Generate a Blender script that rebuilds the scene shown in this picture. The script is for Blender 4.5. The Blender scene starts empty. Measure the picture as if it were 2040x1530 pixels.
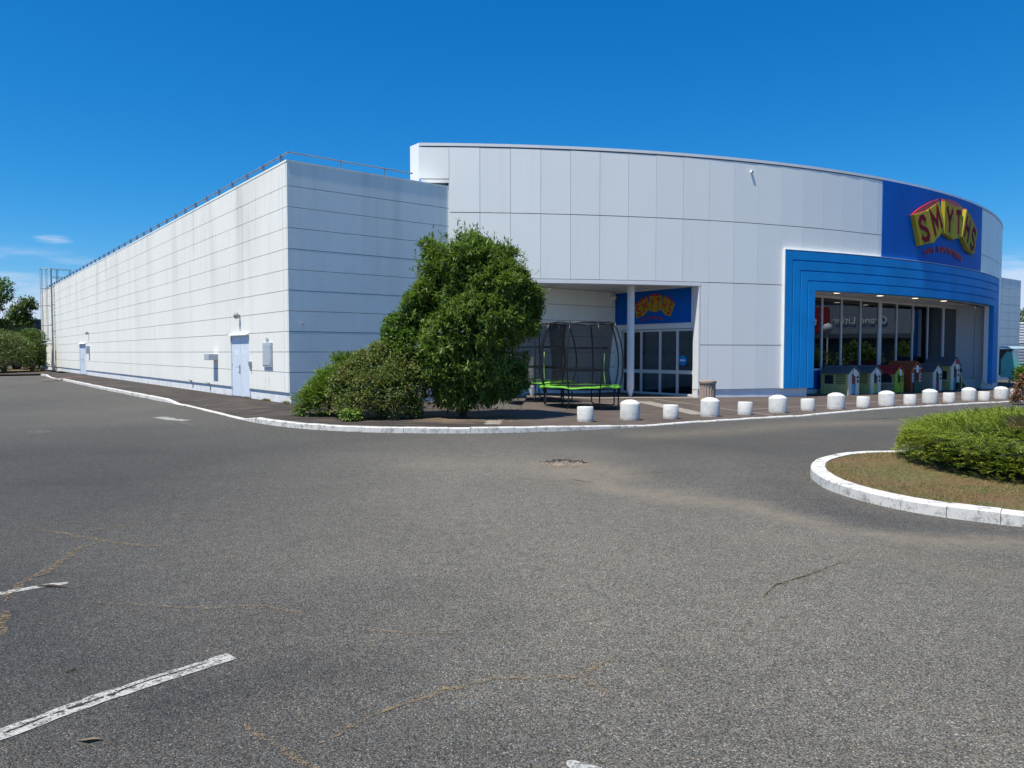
import bpy, bmesh, math, random
import numpy as np
from mathutils import Vector, Matrix

# ------------------------------------------------------------------ camera, sky, sun, exposure
S = bpy.context.scene
F = 1475.0; CX, CY = 1020.0, 765.0; H = 1.72
TH = math.atan(63 / F)
cam = bpy.data.objects.new('camera', bpy.data.cameras.new('camera'))
S.collection.objects.link(cam); S.camera = cam
cam.location = (0, 0, H); cam.rotation_euler = (math.radians(90) - TH, 0, 0)
cam.data.sensor_width = 36.0; cam.data.lens = F / 2040 * 36.0
cam.data.clip_start = 0.05; cam.data.clip_end = 5000

d1 = np.array([-0.6178, 0.7863]); d2 = np.array([0.7863, 0.6178]); n2 = np.array([0.6178, -0.7863])
SUN = np.array([*(-0.425 * d2 + 0.025 * n2), 1.0]); SUN /= np.linalg.norm(SUN)
sun_el = math.asin(SUN[2]); sun_rot = math.atan2(SUN[0], SUN[1])

w = bpy.data.worlds.new('World'); S.world = w; w.use_nodes = True
nt = w.node_tree; nt.nodes.clear()
def N(t, **k):
    n = nt.nodes.new(t)
    for a, b in k.items(): setattr(n, a, b)
    return n
def L(a, b): nt.links.new(a, b)
def MA(op, a, b=None, c=None, clamp=False):
    n = N('ShaderNodeMath', operation=op, use_clamp=clamp)
    for i, v in enumerate((a, b, c)):
        if v is None: continue
        if isinstance(v, (int, float)): n.inputs[i].default_value = v
        else: L(v, n.inputs[i])
    return n.outputs[0]
def MR(v, a, b, c=0.0, d=1.0):
    n = N('ShaderNodeMapRange', clamp=True, interpolation_type='SMOOTHSTEP')
    L(v, n.inputs[0])
    for i, x in enumerate((a, b, c, d)): n.inputs[i + 1].default_value = x
    return n.outputs[0]
def MIX(f, a, b):
    n = N('ShaderNodeMix', data_type='RGBA')
    for s, v in ((0, f), (6, a), (7, b)):
        if isinstance(v, (int, float)): n.inputs[s].default_value = v
        elif isinstance(v, tuple): n.inputs[s].default_value = (*v, 1)
        else: L(v, n.inputs[s])
    return n.outputs[2]
sky = N('ShaderNodeTexSky', sky_type='NISHITA', sun_disc=False)
sky.sun_elevation = sun_el; sky.sun_rotation = sun_rot
sky.altitude = 200; sky.air_density = 1.0; sky.dust_density = 0.2; sky.ozone_density = 2.5
hs = N('ShaderNodeHueSaturation'); hs.inputs['Saturation'].default_value = 1.30; hs.inputs['Value'].default_value = 1.0
hs.inputs['Hue'].default_value = 0.495
L(sky.outputs[0], hs.inputs['Color'])
sp_ = N('ShaderNodeSeparateColor'); L(hs.outputs[0], sp_.inputs[0]); cb = N('ShaderNodeCombineColor')
for i_, (a_, g_) in enumerate(((0.60, 1.62), (0.575, 0.92), (0.80, 0.79))):      # the deep, saturated blue of the photograph's clear sky
    L(MA('MULTIPLY', MA('POWER', MA('MULTIPLY', sp_.outputs[i_], 0.12), g_), a_ / 0.12), cb.inputs[i_])
tc = N('ShaderNodeTexCoord'); sx = N('ShaderNodeSeparateXYZ'); L(tc.outputs['Generated'], sx.inputs[0])
X, Y, Z = sx.outputs
nz = N('ShaderNodeTexNoise'); nz.inputs['Scale'].default_value = 3.0; nz.inputs['Detail'].default_value = 7; nz.inputs['Roughness'].default_value = 0.6
mp = N('ShaderNodeMapping'); mp.inputs['Scale'].default_value = (1.0, 1.0, 7.0); mp.inputs['Location'].default_value = (0.7, 0.2, 0.35)
L(tc.outputs['Generated'], mp.inputs[0]); L(mp.outputs[0], nz.inputs['Vector'])
nz2 = N('ShaderNodeTexNoise'); nz2.inputs['Scale'].default_value = 22; nz2.inputs['Detail'].default_value = 5; L(mp.outputs[0], nz2.inputs['Vector'])
low = MR(Z, 0.09, 0.02)
side = MR(MA('ABSOLUTE', X), 0.38, 0.6)
thick = MR(MA('ADD', nz.outputs[0], MA('MULTIPLY', MR(Z, 0.115, 0.03), 0.22)), 0.46, 0.66)
strip = MA('MULTIPLY', MA('MULTIPLY', MR(Z, 0.135, 0.095), side), thick)
# one small puff above the long wall, left
u = MA('DIVIDE', X, MA('MAXIMUM', Y, 0.01)); v = MA('DIVIDE', Z, MA('MAXIMUM', Y, 0.01))
du = MA('DIVIDE', MA('SUBTRACT', u, -0.617), 0.030); dv = MA('DIVIDE', MA('SUBTRACT', v, 0.1515), 0.0068)
rr = MA('ADD', MA('ADD', MA('MULTIPLY', du, du), MA('MULTIPLY', dv, dv)), MA('MULTIPLY', MA('SUBTRACT', nz2.outputs[0], 0.5), 3.4))
puff = MA('MULTIPLY', MR(rr, 1.1, -0.4), 0.5)
cl = MA('MAXIMUM', MA('MULTIPLY', strip, 0.8), puff, clamp=True)
col = MIX(cl, cb.outputs[0], (4.4, 5.0, 6.1))
bg = N('ShaderNodeBackground'); bg.inputs['Strength'].default_value = 0.12
L(col, bg.inputs['Color'])
wo = N('ShaderNodeOutputWorld'); L(bg.outputs[0], wo.inputs[0])

sl = bpy.data.lights.new('sun', 'SUN'); sl.energy = 5.0; sl.angle = math.radians(0.53); sl.color = (1.0, 0.95, 0.83)
so = bpy.data.objects.new('sun', sl); S.collection.objects.link(so)
so.rotation_euler = Vector(SUN).to_track_quat('Z', 'Y').to_euler(); so.location = (-20, -10, 40)
S.view_settings.view_transform = 'Standard'; S.view_settings.look = 'None'
S.view_settings.exposure = 0.37; S.view_settings.gamma = 1.0
S.view_settings.use_curve_mapping = False
S.cycles.max_bounces = 8; S.cycles.transparent_max_bounces = 16

# ------------------------------------------------------------------ geometry of the place
rng = np.random.default_rng(7); random.seed(7)
def ray(px, py):
    uu = (px - CX) / F; vv = -(py - CY) / F; c, s = math.cos(TH), math.sin(TH)
    return np.array([uu, c + vv * s, -s + vv * c])
def sm(a, b, t):
    t = min(1, max(0, (t - a) / (b - a))); return t * t * (3 - 2 * t)
def gz(x, y):                                     # the car park falls gently away to the right
    a = math.log1p(math.exp(min(30, (x - 7) * 0.9))) / 0.9
    return -0.0145 * a * sm(11, 20, y)
def G(px, py, dz=0.0):                            # the point of the ground a photo pixel shows
    d = ray(px, py); z = dz
    for _ in range(6):
        t = (z - H) / d[2]; z = gz(d[0] * t, d[1] * t) + dz
    return np.array([d[0] * t, d[1] * t])
C0 = np.array([-6.888, 22.886]); AC = np.array([-3.92, 65.93]); R = 39.5
PV = 0.12
def LW(s, out, z): p = C0 + s * d1 - out * d2; return Vector((p[0], p[1], z))
def FW(s, out, z): p = C0 + s * d2 + out * n2; return Vector((p[0], p[1], z))
def pa(deg, r, z):
    a = math.radians(deg); return Vector((AC[0] + r * math.sin(a), AC[1] - r * math.cos(a), z))
def hit(px, py, P, dv):                           # pixel ray against a vertical plane through P along dv
    r = ray(px, py); A = np.array([[dv[0], -r[0]], [dv[1], -r[1]]])
    s, t = np.linalg.solve(A, -np.array(P)); return s, H + r[2] * t
def SH(px, py): return hit(px, py, C0, d1)        # s, z on the left wall

# ------------------------------------------------------------------ mesh helpers
col_ = S.collection
def link(name, me, mat, parent=None):
    o = bpy.data.objects.new(name, me); col_.objects.link(o)
    if mat is not None:
        for m in (mat if isinstance(mat, (list, tuple)) else [mat]): me.materials.append(m)
    if parent is not None: o.parent = parent; o.matrix_parent_inverse = Matrix.Identity(4)
    return o
def tag(o, label=None, cat=None, group=None, kind=None):
    for k, v in (('label', label), ('category', cat), ('group', group), ('kind', kind)):
        if v: o[k] = v
    return o
def empty(name, label, cat, group=None, loc=(0, 0, 0), rz=0.0):
    o = bpy.data.objects.new(name, None); col_.objects.link(o)
    o.location = loc; o.rotation_euler = (0, 0, rz); o.empty_display_size = 0.2
    return tag(o, label, cat, group)
def copy_tree(o, parent=None):
    kids = list(o.children); c = o.copy(); col_.objects.link(c); c.parent = parent
    for k in kids: copy_tree(k, c)
    return c
class MB:
    def __init__(s): s.v = []; s.f = []; s.m = []
    def add(s, vs, fs, mi=0):
        b = len(s.v); s.v += [tuple(p) for p in vs]
        s.f += [tuple(b + i for i in f) for f in fs]; s.m += [mi] * len(fs); return s
    def par(s, o, a, b, c, mi=0):                 # parallelepiped
        o, a, b, c = map(Vector, (o, a, b, c))
        vs = [o, o + a, o + a + b, o + b, o + c, o + a + c, o + a + b + c, o + b + c]
        fs = [(0, 3, 2, 1), (4, 5, 6, 7), (0, 1, 5, 4), (1, 2, 6, 5), (2, 3, 7, 6), (3, 0, 4, 7)]
        if a.cross(b).dot(c) < 0: fs = [f[::-1] for f in fs]
        return s.add(vs, fs, mi)
    def box(s, x0, x1, y0, y1, z0, z1, mi=0): return s.par((x0, y0, z0), (x1 - x0, 0, 0), (0, y1 - y0, 0), (0, 0, z1 - z0), mi)
    def cbox(s, x0, x1, y0, y1, z0, z1, c=0.01, mi=0):   # chamfered box
        vs = []
        for z, k in ((z0, c), (z0 + c, 0), (z1 - c, 0), (z1, c)):
            vs += [(x0 + k + c, y0 + k, z), (x1 - k - c, y0 + k, z), (x1 - k, y0 + k + c, z), (x1 - k, y1 - k - c, z),
                   (x1 - k - c, y1 - k, z), (x0 + k + c, y1 - k, z), (x0 + k, y1 - k - c, z), (x0 + k, y0 + k + c, z)]
        fs = [tuple(range(7, -1, -1)), tuple(range(24, 32))]
        for r in range(3):
            for i in range(8): j = (i + 1) % 8; fs.append((r * 8 + i, r * 8 + j, r * 8 + 8 + j, r * 8 + 8 + i))
        return s.add(vs, fs, mi)
    def quad(s, *p, mi=0): return s.add(p, [tuple(range(len(p)))], mi)
    def tube(s, pts, r, n=8, caps=True, mi=0):
        pts = [Vector(p) for p in pts]; rs = r if isinstance(r, (list, tuple)) else [r] * len(pts)
        vs = []; fs = []; ref = None
        for i, p in enumerate(pts):
            t = (pts[min(i + 1, len(pts) - 1)] - pts[max(i - 1, 0)]).normalized()
            if ref is None: ref = Vector((0, 0, 1)) if abs(t.z) < 0.9 else Vector((1, 0, 0))
            a = t.cross(ref).normalized(); b = a.cross(t).normalized(); ref = b
            for k in range(n):
                g = 2 * math.pi * k / n; vs.append(p + (a * math.cos(g) + b * math.sin(g)) * rs[i])
        for i in range(len(pts) - 1):
            for k in range(n):
                j = (k + 1) % n; fs.append((i * n + k, i * n + j, i * n + n + j, i * n + n + k))
        if caps: fs.append(tuple(range(n - 1, -1, -1))); fs.append(tuple((len(pts) - 1) * n + k for k in range(n)))
        return s.add(vs, fs, mi)
    def lathe(s, prof, n=24, o=(0, 0, 0), mi=0):
        vs = []; fs = []
        for r, z in prof:
            for k in range(n): g = 2 * math.pi * k / n; vs.append((o[0] + r * math.cos(g), o[1] + r * math.sin(g), o[2] + z))
        for i in range(len(prof) - 1):
            for k in range(n): j = (k + 1) % n; fs.append((i * n + k, i * n + j, i * n + n + j, i * n + n + k))
        fs.append(tuple(range(n - 1, -1, -1))); fs.append(tuple((len(prof) - 1) * n + k for k in range(n)))
        return s.add(vs, fs, mi)
    def prism(s, front, back, mi=0):              # two matching outlines
        n = len(front); vs = list(front) + list(back)
        fs = [tuple(range(n)), tuple(range(2 * n - 1, n - 1, -1))]
        for i in range(n): j = (i + 1) % n; fs.append((i, n + i, n + j, j))
        return s.add(vs, fs, mi)
    def build(s, name, mat, parent=None, smooth=False):
        me = bpy.data.meshes.new(name); me.from_pydata(s.v, [], s.f)
        if isinstance(mat, (list, tuple)): me.polygons.foreach_set('material_index', s.m)
        bm = bmesh.new(); bm.from_mesh(me); bmesh.ops.recalc_face_normals(bm, faces=bm.faces); bm.to_mesh(me); bm.free()
        if smooth:
            me.polygons.foreach_set('use_smooth', [True] * len(me.polygons))
            if smooth is not True: me.set_sharp_from_angle(angle=math.radians(smooth))
        me.update(); return link(name, me, mat, parent)
def sheet(name, verts, faces, mat, parent=None, attrs=None):
    me = bpy.data.meshes.new(name); me.from_pydata(verts, [], faces)
    for k, vals in (attrs or {}).items():
        a = me.attributes.new(k, 'FLOAT', 'POINT'); a.data.foreach_set('value', vals)
    me.update(); return link(name, me, mat, parent)

# ------------------------------------------------------------------ materials
class MT:
    def __init__(s, name):
        s.m = bpy.data.materials.new(name); s.m.use_nodes = True; s.t = s.m.node_tree
        s.b = s.t.nodes['Principled BSDF']; s.out = s.t.nodes['Material Output']
        s.tc = s.t.nodes.new('ShaderNodeTexCoord'); s.geo = s.t.nodes.new('ShaderNodeNewGeometry')
    def set(s, sock, v):
        if isinstance(v, (int, float)): sock.default_value = v
        elif isinstance(v, tuple): sock.default_value = (*v, 1) if len(v) == 3 and sock.type == 'RGBA' else v
        else: s.t.links.new(v, sock)
    def node(s, t, **k):
        n = s.t.nodes.new(t)
        for a, b in k.items(): setattr(n, a, b)
        return n
    def math(s, op, a, b=None, clamp=False):
        n = s.node('ShaderNodeMath', operation=op, use_clamp=clamp); s.set(n.inputs[0], a)
        if b is not None: s.set(n.inputs[1], b)
        return n.outputs[0]
    def vec(s, scale=(1, 1, 1), rot=0.0, src=None):
        n = s.node('ShaderNodeMapping'); n.inputs['Scale'].default_value = scale; n.inputs['Rotation'].default_value = (0, 0, rot)
        s.t.links.new(src or s.geo.outputs['Position'], n.inputs[0]); return n.outputs[0]
    def noise(s, scale, detail=4, rough=0.55, vec=None, color=False):
        n = s.node('ShaderNodeTexNoise'); n.inputs['Scale'].default_value = scale; n.inputs['Detail'].default_value = detail
        n.inputs['Roughness'].default_value = rough; s.t.links.new(vec or s.geo.outputs['Position'], n.inputs['Vector'])
        return n.outputs[1 if color else 0]
    def vor(s, scale, feature='F1', vec=None, out=0):
        n = s.node('ShaderNodeTexVoronoi', feature=feature); n.inputs['Scale'].default_value = scale
        s.t.links.new(vec or s.geo.outputs['Position'], n.inputs['Vector']); return n.outputs[out]
    def rng(s, v, a, b, c=0.0, d=1.0, smooth=True):
        n = s.node('ShaderNodeMapRange', clamp=True); n.interpolation_type = 'SMOOTHSTEP' if smooth else 'LINEAR'; s.set(n.inputs[0], v)
        for i, x in enumerate((a, b, c, d)): n.inputs[i + 1].default_value = x
        return n.outputs[0]
    def mix(s, f, a, b, mode='MIX'):
        n = s.node('ShaderNodeMix', data_type='RGBA', blend_type=mode); s.set(n.inputs[0], f); s.set(n.inputs[6], a); s.set(n.inputs[7], b)
        return n.outputs[2]
    def attr(s, name): return s.node('ShaderNodeAttribute', attribute_name=name).outputs['Fac']
    def bump(s, h, strength=0.3, dist=0.01, normal=None):
        n = s.node('ShaderNodeBump'); n.inputs['Strength'].default_value = strength; n.inputs['Distance'].default_value = dist
        s.set(n.inputs['Height'], h)
        if normal is not None: s.t.links.new(normal, n.inputs['Normal'])
        s.t.links.new(n.outputs[0], s.b.inputs['Normal']); return n.outputs[0]
    def base(s, c, rough=0.6, metal=0.0, spec=0.5):
        s.set(s.b.inputs['Base Color'], c); s.set(s.b.inputs['Roughness'], rough); s.set(s.b.inputs['Metallic'], metal)
        s.b.inputs['Specular IOR Level'].default_value = spec; return s
def plain(name, c, rough=0.5, metal=0.0, var=0.08, scale=3.0, spec=0.4, bump=0.0):
    m = MT(name); n = m.noise(scale, 5); lo = tuple(max(0, x * (1 - var)) for x in c); hi = tuple(min(1, x * (1 + var)) for x in c)
    m.base(m.mix(m.rng(n, 0.3, 0.7), lo, hi), rough, metal, spec)
    if bump: m.bump(m.noise(scale * 20, 3), bump, 0.004)
    return m.m

def wall_mat(name, c, stain=(0.42, 0.40, 0.36), amt=0.5, rust=True):
    m = MT(name); P = m.geo.outputs['Position']
    vs = m.vec((0.55, 0.55, 0.05)); st = m.noise(1.6, 5, 0.6, vs)
    vs2 = m.vec((3.2, 3.2, 0.10)); st2 = m.noise(1.5, 4, 0.6, vs2)
    big = m.noise(0.35, 3)
    sz = m.node('ShaderNodeSeparateXYZ'); m.t.links.new(P, sz.inputs[0]); z = sz.outputs[2]
    topz = m.rng(z, 2.0, 7.6, 0.25, 1.0)
    k = m.math('MULTIPLY', m.rng(st, 0.48, 0.72), topz); k2 = m.math('MULTIPLY', m.rng(st2, 0.5, 0.75), topz)
    k = m.math('MULTIPLY', m.math('ADD', m.math('MULTIPLY', k, 0.9), m.math('MULTIPLY', k2, 0.55)), amt)
    cc = m.mix(k, c, stain)
    cc = m.mix(m.math('MULTIPLY', m.rng(big, 0.4, 0.7), 0.14), cc, (0.55, 0.53, 0.47))
    if rust:
        r = m.noise(5.0, 6, 0.65, m.vec((1, 1, 0.35))); rz = m.math('MULTIPLY', m.rng(r, 0.66, 0.76), m.rng(z, 4.5, 7.0))
        cc = m.mix(m.math('MULTIPLY', rz, 0.35), cc, (0.42, 0.27, 0.13))
    dirt = m.math('MULTIPLY', m.rng(z, 0.75, 0.10), m.rng(m.noise(3.0, 5), 0.4, 0.7))
    cc = m.mix(m.math('MULTIPLY', dirt, 0.30), cc, (0.30, 0.27, 0.22))
    m.base(cc, 0.75, 0, 0.25)
    g = m.noise(14, 5, 0.6, m.vec((0.35, 0.35, 2.2)))
    m.bump(g, 0.28, 0.012); return m.m
M = {}
M['conc'] = wall_mat('painted_concrete_panel', (0.835, 0.82, 0.76), amt=0.48)
M['conc_front'] = wall_mat('painted_concrete_front', (0.86, 0.90, 0.85), amt=0.32, rust=False)
M['plinth'] = wall_mat('painted_plinth', (0.78, 0.79, 0.80), amt=0.1, rust=False)
def panel_mat(name, c):
    m = MT(name); P = m.geo.outputs['Position']
    rnd = m.node('ShaderNodeNewGeometry').outputs['Random Per Island']
    v = m.rng(rnd, 0, 1, 0.98, 1.02, False)
    cc = m.mix(1.0, c, v, 'MULTIPLY')
    st = m.noise(2.2, 5, 0.6, m.vec((1.2, 1.2, 0.07)))
    cc = m.mix(m.math('MULTIPLY', m.rng(st, 0.5, 0.75), 0.06), cc, (0.36, 0.38, 0.40))
    m.base(cc, 0.42, 0, 0.45)
    m.bump(m.noise(0.9, 3, 0.5), 0.25, 0.02); return m.m
M['panel'] = panel_mat('grey_metal_panel', (0.87, 0.875, 0.835))
M['panel_white'] = panel_mat('white_metal_panel', (0.78, 0.78, 0.78))
M['panel_grey'] = panel_mat('shaded_grey_panel', (0.66, 0.70, 0.74))  # darker, bluer copy of the panel; recess shade put into its colour
M['joint'] = plain('joint_dark', (0.05, 0.055, 0.06), 0.8)
M['blue'] = plain('blue_panel', (0.003, 0.245, 0.63), 0.5, var=0.10, scale=0.8, spec=0.22)
M['blue_dark'] = plain('blue_sign_sheet', (0.002, 0.105, 0.46), 0.5, var=0.08, scale=0.6, spec=0.15)
M['white'] = plain('white_paint', (0.78, 0.79, 0.80), 0.45, var=0.04)
M['soffit'] = plain('soffit_board', (0.72, 0.70, 0.66), 0.7, var=0.05, scale=0.7)
M['frame'] = plain('white_frame', (0.66, 0.67, 0.68), 0.4, var=0.04)
M['lamp_glass'] = plain('lamp_glass', (0.30, 0.30, 0.29), 0.4)
M['steel'] = plain('galvanised_steel', (0.33, 0.35, 0.37), 0.45, 0.3, var=0.2, scale=6)
M['rail'] = plain('rail_steel', (0.17, 0.23, 0.32), 0.5, 0.0, var=0.15)
M['grey_box'] = plain('grey_box', (0.42, 0.47, 0.51), 0.5, var=0.08)
M['door'] = plain('pale_blue_door', (0.66, 0.73, 0.82), 0.45, var=0.04)
M['black'] = plain('black_plastic', (0.018, 0.019, 0.021), 0.45)
M['black_steel'] = plain('black_steel', (0.02, 0.022, 0.025), 0.35, 0.2)
M['yellow'] = plain('sign_yellow', (0.39, 0.32, 0.03), 0.65, var=0.05, spec=0.15)
M['red'] = plain('sign_red', (0.50, 0.022, 0.03), 0.4, var=0.06)
M['maroon'] = plain('sign_letter_red', (0.17, 0.008, 0.022), 0.7, var=0.06, spec=0.1)
M['bark'] = plain('bark', (0.09, 0.07, 0.05), 0.9, var=0.3, scale=12, bump=0.5)
M['interior'] = plain('shop_interior', (0.09, 0.14, 0.19), 0.8)
M['interior_floor'] = plain('shop_floor', (0.12, 0.12, 0.12), 0.4)
M['white_plastic'] = plain('white_plastic', (0.8, 0.81, 0.82), 0.5)
M['zip'] = plain('pale_green_zip', (0.22, 0.36, 0.12), 0.6)
M['lime'] = plain('lime_pad', (0.11, 0.36, 0.02), 0.5, var=0.2, scale=5)

def emis(name, c, st):
    m = MT(name); m.base((0.8, 0.8, 0.8), 0.5); m.set(m.b.inputs['Emission Color'], c); m.b.inputs['Emission Strength'].default_value = st; return m.m
M['lamp_on'] = emis('lit_lamp', (1.0, 0.86, 0.62), 1.5)
M['tube_on'] = emis('lit_ceiling_tube', (0.9, 0.97, 1.0), 1.6)

def glass_mat(name, tint, refl=0.10, rough=0.0):
    m = MT(name); t = m.t
    tr = m.node('ShaderNodeBsdfTransparent'); tr.inputs[0].default_value = (*tint, 1)
    gl = m.node('ShaderNodeBsdfGlossy'); gl.inputs['Roughness'].default_value = rough; gl.inputs['Color'].default_value = (0.9, 0.95, 1, 1)
    fr = m.node('ShaderNodeFresnel'); fr.inputs[0].default_value = 1.5
    k = m.math('ADD', m.math('MULTIPLY', fr.outputs[0], 1.25), refl, clamp=True)
    mx = m.node('ShaderNodeMixShader'); t.links.new(k, mx.inputs[0]); t.links.new(tr.outputs[0], mx.inputs[1]); t.links.new(gl.outputs[0], mx.inputs[2])
    t.links.new(mx.outputs[0], m.out.inputs[0]); return m.m
M['glass'] = glass_mat('window_glass', (0.55, 0.62, 0.66), 0.05)
M['door_glass'] = glass_mat('door_glass', (0.45, 0.5, 0.53), 0.02)

def net_mat():
    m = MT('black_net'); t = m.t
    tr = m.node('ShaderNodeBsdfTransparent'); df = m.node('ShaderNodeBsdfDiffuse'); df.inputs[0].default_value = (0.02, 0.022, 0.026, 1)
    mx = m.node('ShaderNodeMixShader'); mx.inputs[0].default_value = 0.52
    t.links.new(tr.outputs[0], mx.inputs[1]); t.links.new(df.outputs[0], mx.inputs[2]); t.links.new(mx.outputs[0], m.out.inputs[0]); return m.m
M['net'] = net_mat()

def leaf_mat(name, a, b, trans=0.3, rough=0.45, odd=None, oddp=0.04):
    m = MT(name); r = m.geo.outputs['Random Per Island']
    n = m.noise(1.1, 3)
    f = m.math('ADD', m.math('MULTIPLY', r, 0.6), m.math('MULTIPLY', m.rng(n, 0.3, 0.7), 0.4))
    c = m.mix(f, a, b)
    if odd: c = m.mix(m.math('LESS_THAN', m.math('FRACT', m.math('MULTIPLY', r, 37.7)), oddp), c, odd)
    m.base(c, rough, 0, 0.35)
    tl = m.node('ShaderNodeBsdfTranslucent'); m.set(tl.inputs[0], m.mix(0.5, c, (0.25, 0.42, 0.03)))
    mx = m.node('ShaderNodeMixShader'); mx.inputs[0].default_value = trans
    m.t.links.new(m.b.outputs[0], mx.inputs[1]); m.t.links.new(tl.outputs[0], mx.inputs[2]); m.t.links.new(mx.outputs[0], m.out.inputs[0])
    return m.m
M['leaf'] = leaf_mat('long_leaf', (0.02, 0.052, 0.008), (0.21, 0.31, 0.06), 0.30, 0.5, (0.20, 0.13, 0.12), 0.02)
M['leaf_small'] = leaf_mat('small_leaf', (0.05, 0.11, 0.015), (0.14, 0.24, 0.04))
M['leaf_red'] = leaf_mat('cotoneaster_leaf', (0.04, 0.075, 0.015), (0.22, 0.26, 0.07), 0.25, 0.55, (0.22, 0.11, 0.05), 0.12)
M['leaf_jun'] = leaf_mat('juniper_spray', (0.06, 0.13, 0.02), (0.19, 0.29, 0.04), 0.2, 0.6, (0.26, 0.28, 0.04), 0.12)
M['leaf_isl'] = leaf_mat('island_juniper_spray', (0.035, 0.085, 0.010), (0.27, 0.33, 0.025), 0.25, 0.6, (0.30, 0.30, 0.035), 0.16)
M['leaf_dead'] = leaf_mat('withered_spray', (0.20, 0.15, 0.08), (0.32, 0.23, 0.13), 0.15, 0.8)
M['leaf_far'] = leaf_mat('far_leaf', (0.03, 0.065, 0.02), (0.09, 0.14, 0.04), 0.25, 0.5)
M['leaf_hedge'] = leaf_mat('hedge_leaf', (0.05, 0.075, 0.025), (0.14, 0.17, 0.06), 0.25, 0.5, (0.2, 0.13, 0.07), 0.08)
M['leaf_wine'] = leaf_mat('wine_leaf', (0.16, 0.06, 0.05), (0.30, 0.15, 0.09), 0.2, 0.5)
M['straw'] = leaf_mat('straw_blade', (0.15, 0.11, 0.045), (0.36, 0.27, 0.12), 0.15, 0.8, (0.13, 0.15, 0.035), 0.45)

# asphalt
def asphalt():
    m = MT('asphalt'); P = m.geo.outputs['Position']
    dust = m.attr('dust'); wear = m.attr('wear'); fine = m.attr('fine')
    cell = m.vor(128, 'F1', None, 1); dist = m.vor(128, 'F1', None, 0)
    sep = m.node('ShaderNodeSeparateColor'); m.t.links.new(cell, sep.inputs[0])
    st = m.rng(sep.outputs[0], 0.0, 1.0, 0.38, 1.62, False)
    bright = m.math('ADD', st, m.rng(sep.outputs[1], 0.90, 1.0, 0, 1.6, False))
    g2 = m.noise(42, 3, 0.7); g3 = m.noise(7.5, 5, 0.62); g4 = m.noise(0.45, 4, 0.6)
    fineg = m.rng(g2, 0.3, 0.7, 0.72, 1.25, False)
    k = m.math('MULTIPLY', m.node('ShaderNodeMix').outputs[0], 1.0)
    mixn = k.node.inputs[0].links[0].from_node
    m.set(mixn.inputs[0], fine); m.set(mixn.inputs[2], bright); m.set(mixn.inputs[3], fineg)
    k = m.math('MULTIPLY', k, m.rng(g3, 0.3, 0.7, 0.86, 1.12, False))
    k = m.math('MULTIPLY', k, m.rng(g4, 0.3, 0.7, 0.90, 1.08, False))
    k = m.math('MULTIPLY', k, m.rng(dist, 0.2, 0.75, 1.12, 0.55))
    c = m.mix(wear, (0.063, 0.062, 0.061), (0.192, 0.174, 0.147))
    hue = m.mix(m.rng(sep.outputs[2], 0, 1), (0.86, 0.97, 1.08), (1.10, 1.02, 0.90))
    c = m.mix(1.0, c, hue, 'MULTIPLY'); c = m.mix(1.0, c, k, 'MULTIPLY')
    df = m.math('MULTIPLY', dust, m.rng(m.noise(5, 6, 0.65), 0.25, 0.7, 0.35, 1.0))
    df = m.math('MULTIPLY', df, m.rng(sep.outputs[1], 0, 1, 0.55, 1.0, False))
    c = m.mix(df, c, (0.27, 0.225, 0.165))
    m.base(c, 0.85, 0, 0.3)
    hgt = m.math('ADD', m.math('MULTIPLY', dist, -0.012), m.math('MULTIPLY', g2, 0.004))
    m.bump(hgt, 0.8, 1.0); return m.m
M['asphalt'] = asphalt()
def pave():
    m = MT('pavement_asphalt'); pl = m.attr('plaza'); soil = m.attr('soil')
    g = m.noise(60, 3, 0.7); b = m.noise(0.8, 6, 0.6); st = m.noise(2.2, 5, 0.6, m.vec((0.5, 2.6, 1), 0.5))
    c = m.mix(pl, (0.040, 0.034, 0.030), (0.085, 0.066, 0.058))
    c = m.mix(m.math('MULTIPLY', m.rng(st, 0.46, 0.66), 0.75), c, (0.125, 0.100, 0.078))
    c = m.mix(1.0, c, m.rng(m.noise(0.35, 4, 0.6), 0.3, 0.7, 0.85, 1.12, False), 'MULTIPLY')
    c = m.mix(1.0, c, m.rng(b, 0.3, 0.7, 0.78, 1.2, False), 'MULTIPLY'); c = m.mix(1.0, c, m.rng(g, 0.3, 0.7, 0.72, 1.3, False), 'MULTIPLY')
    sf = m.math('MULTIPLY', soil, m.rng(m.noise(4, 5), 0.35, 0.6, 0.3, 1.0))
    c = m.mix(sf, c, m.mix(m.noise(25, 4), (0.14, 0.09, 0.055), (0.30, 0.21, 0.12)))
    m.base(c, 0.88, 0, 0.25); m.bump(g, 0.4, 0.008); return m.m
M['pave'] = pave()
def worn(name, a, b, sc=7.0, lo=0.52, hi=0.66):
    m = MT(name); n = m.noise(sc, 8, 0.68); n2 = m.noise(sc * 7, 3)
    f = m.rng(m.math('ADD', n, m.math('MULTIPLY', m.math('SUBTRACT', n2, 0.5), 0.35)), lo, hi)
    m.base(m.mix(f, a, b), 0.75, 0, 0.25); m.bump(n2, 0.35, 0.006); return m.m
def patchy(name, a, b, sc, lo, hi, rough=0.85):
    m = MT(name); n = m.noise(sc, 6, 0.7); n2 = m.noise(sc * 5, 3, .6)
    f = m.rng(m.math('ADD', n, m.math('MULTIPLY', m.math('SUBTRACT', n2, 0.5), 0.8)), lo, hi)
    m.base(m.mix(n2, a, b), rough, 0, 0.2)
    tr = m.node('ShaderNodeBsdfTransparent'); mx = m.node('ShaderNodeMixShader'); m.t.links.new(f, mx.inputs[0])
    m.t.links.new(tr.outputs[0], mx.inputs[1]); m.t.links.new(m.b.outputs[0], mx.inputs[2]); m.t.links.new(mx.outputs[0], m.out.inputs[0]); return m.m
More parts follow.
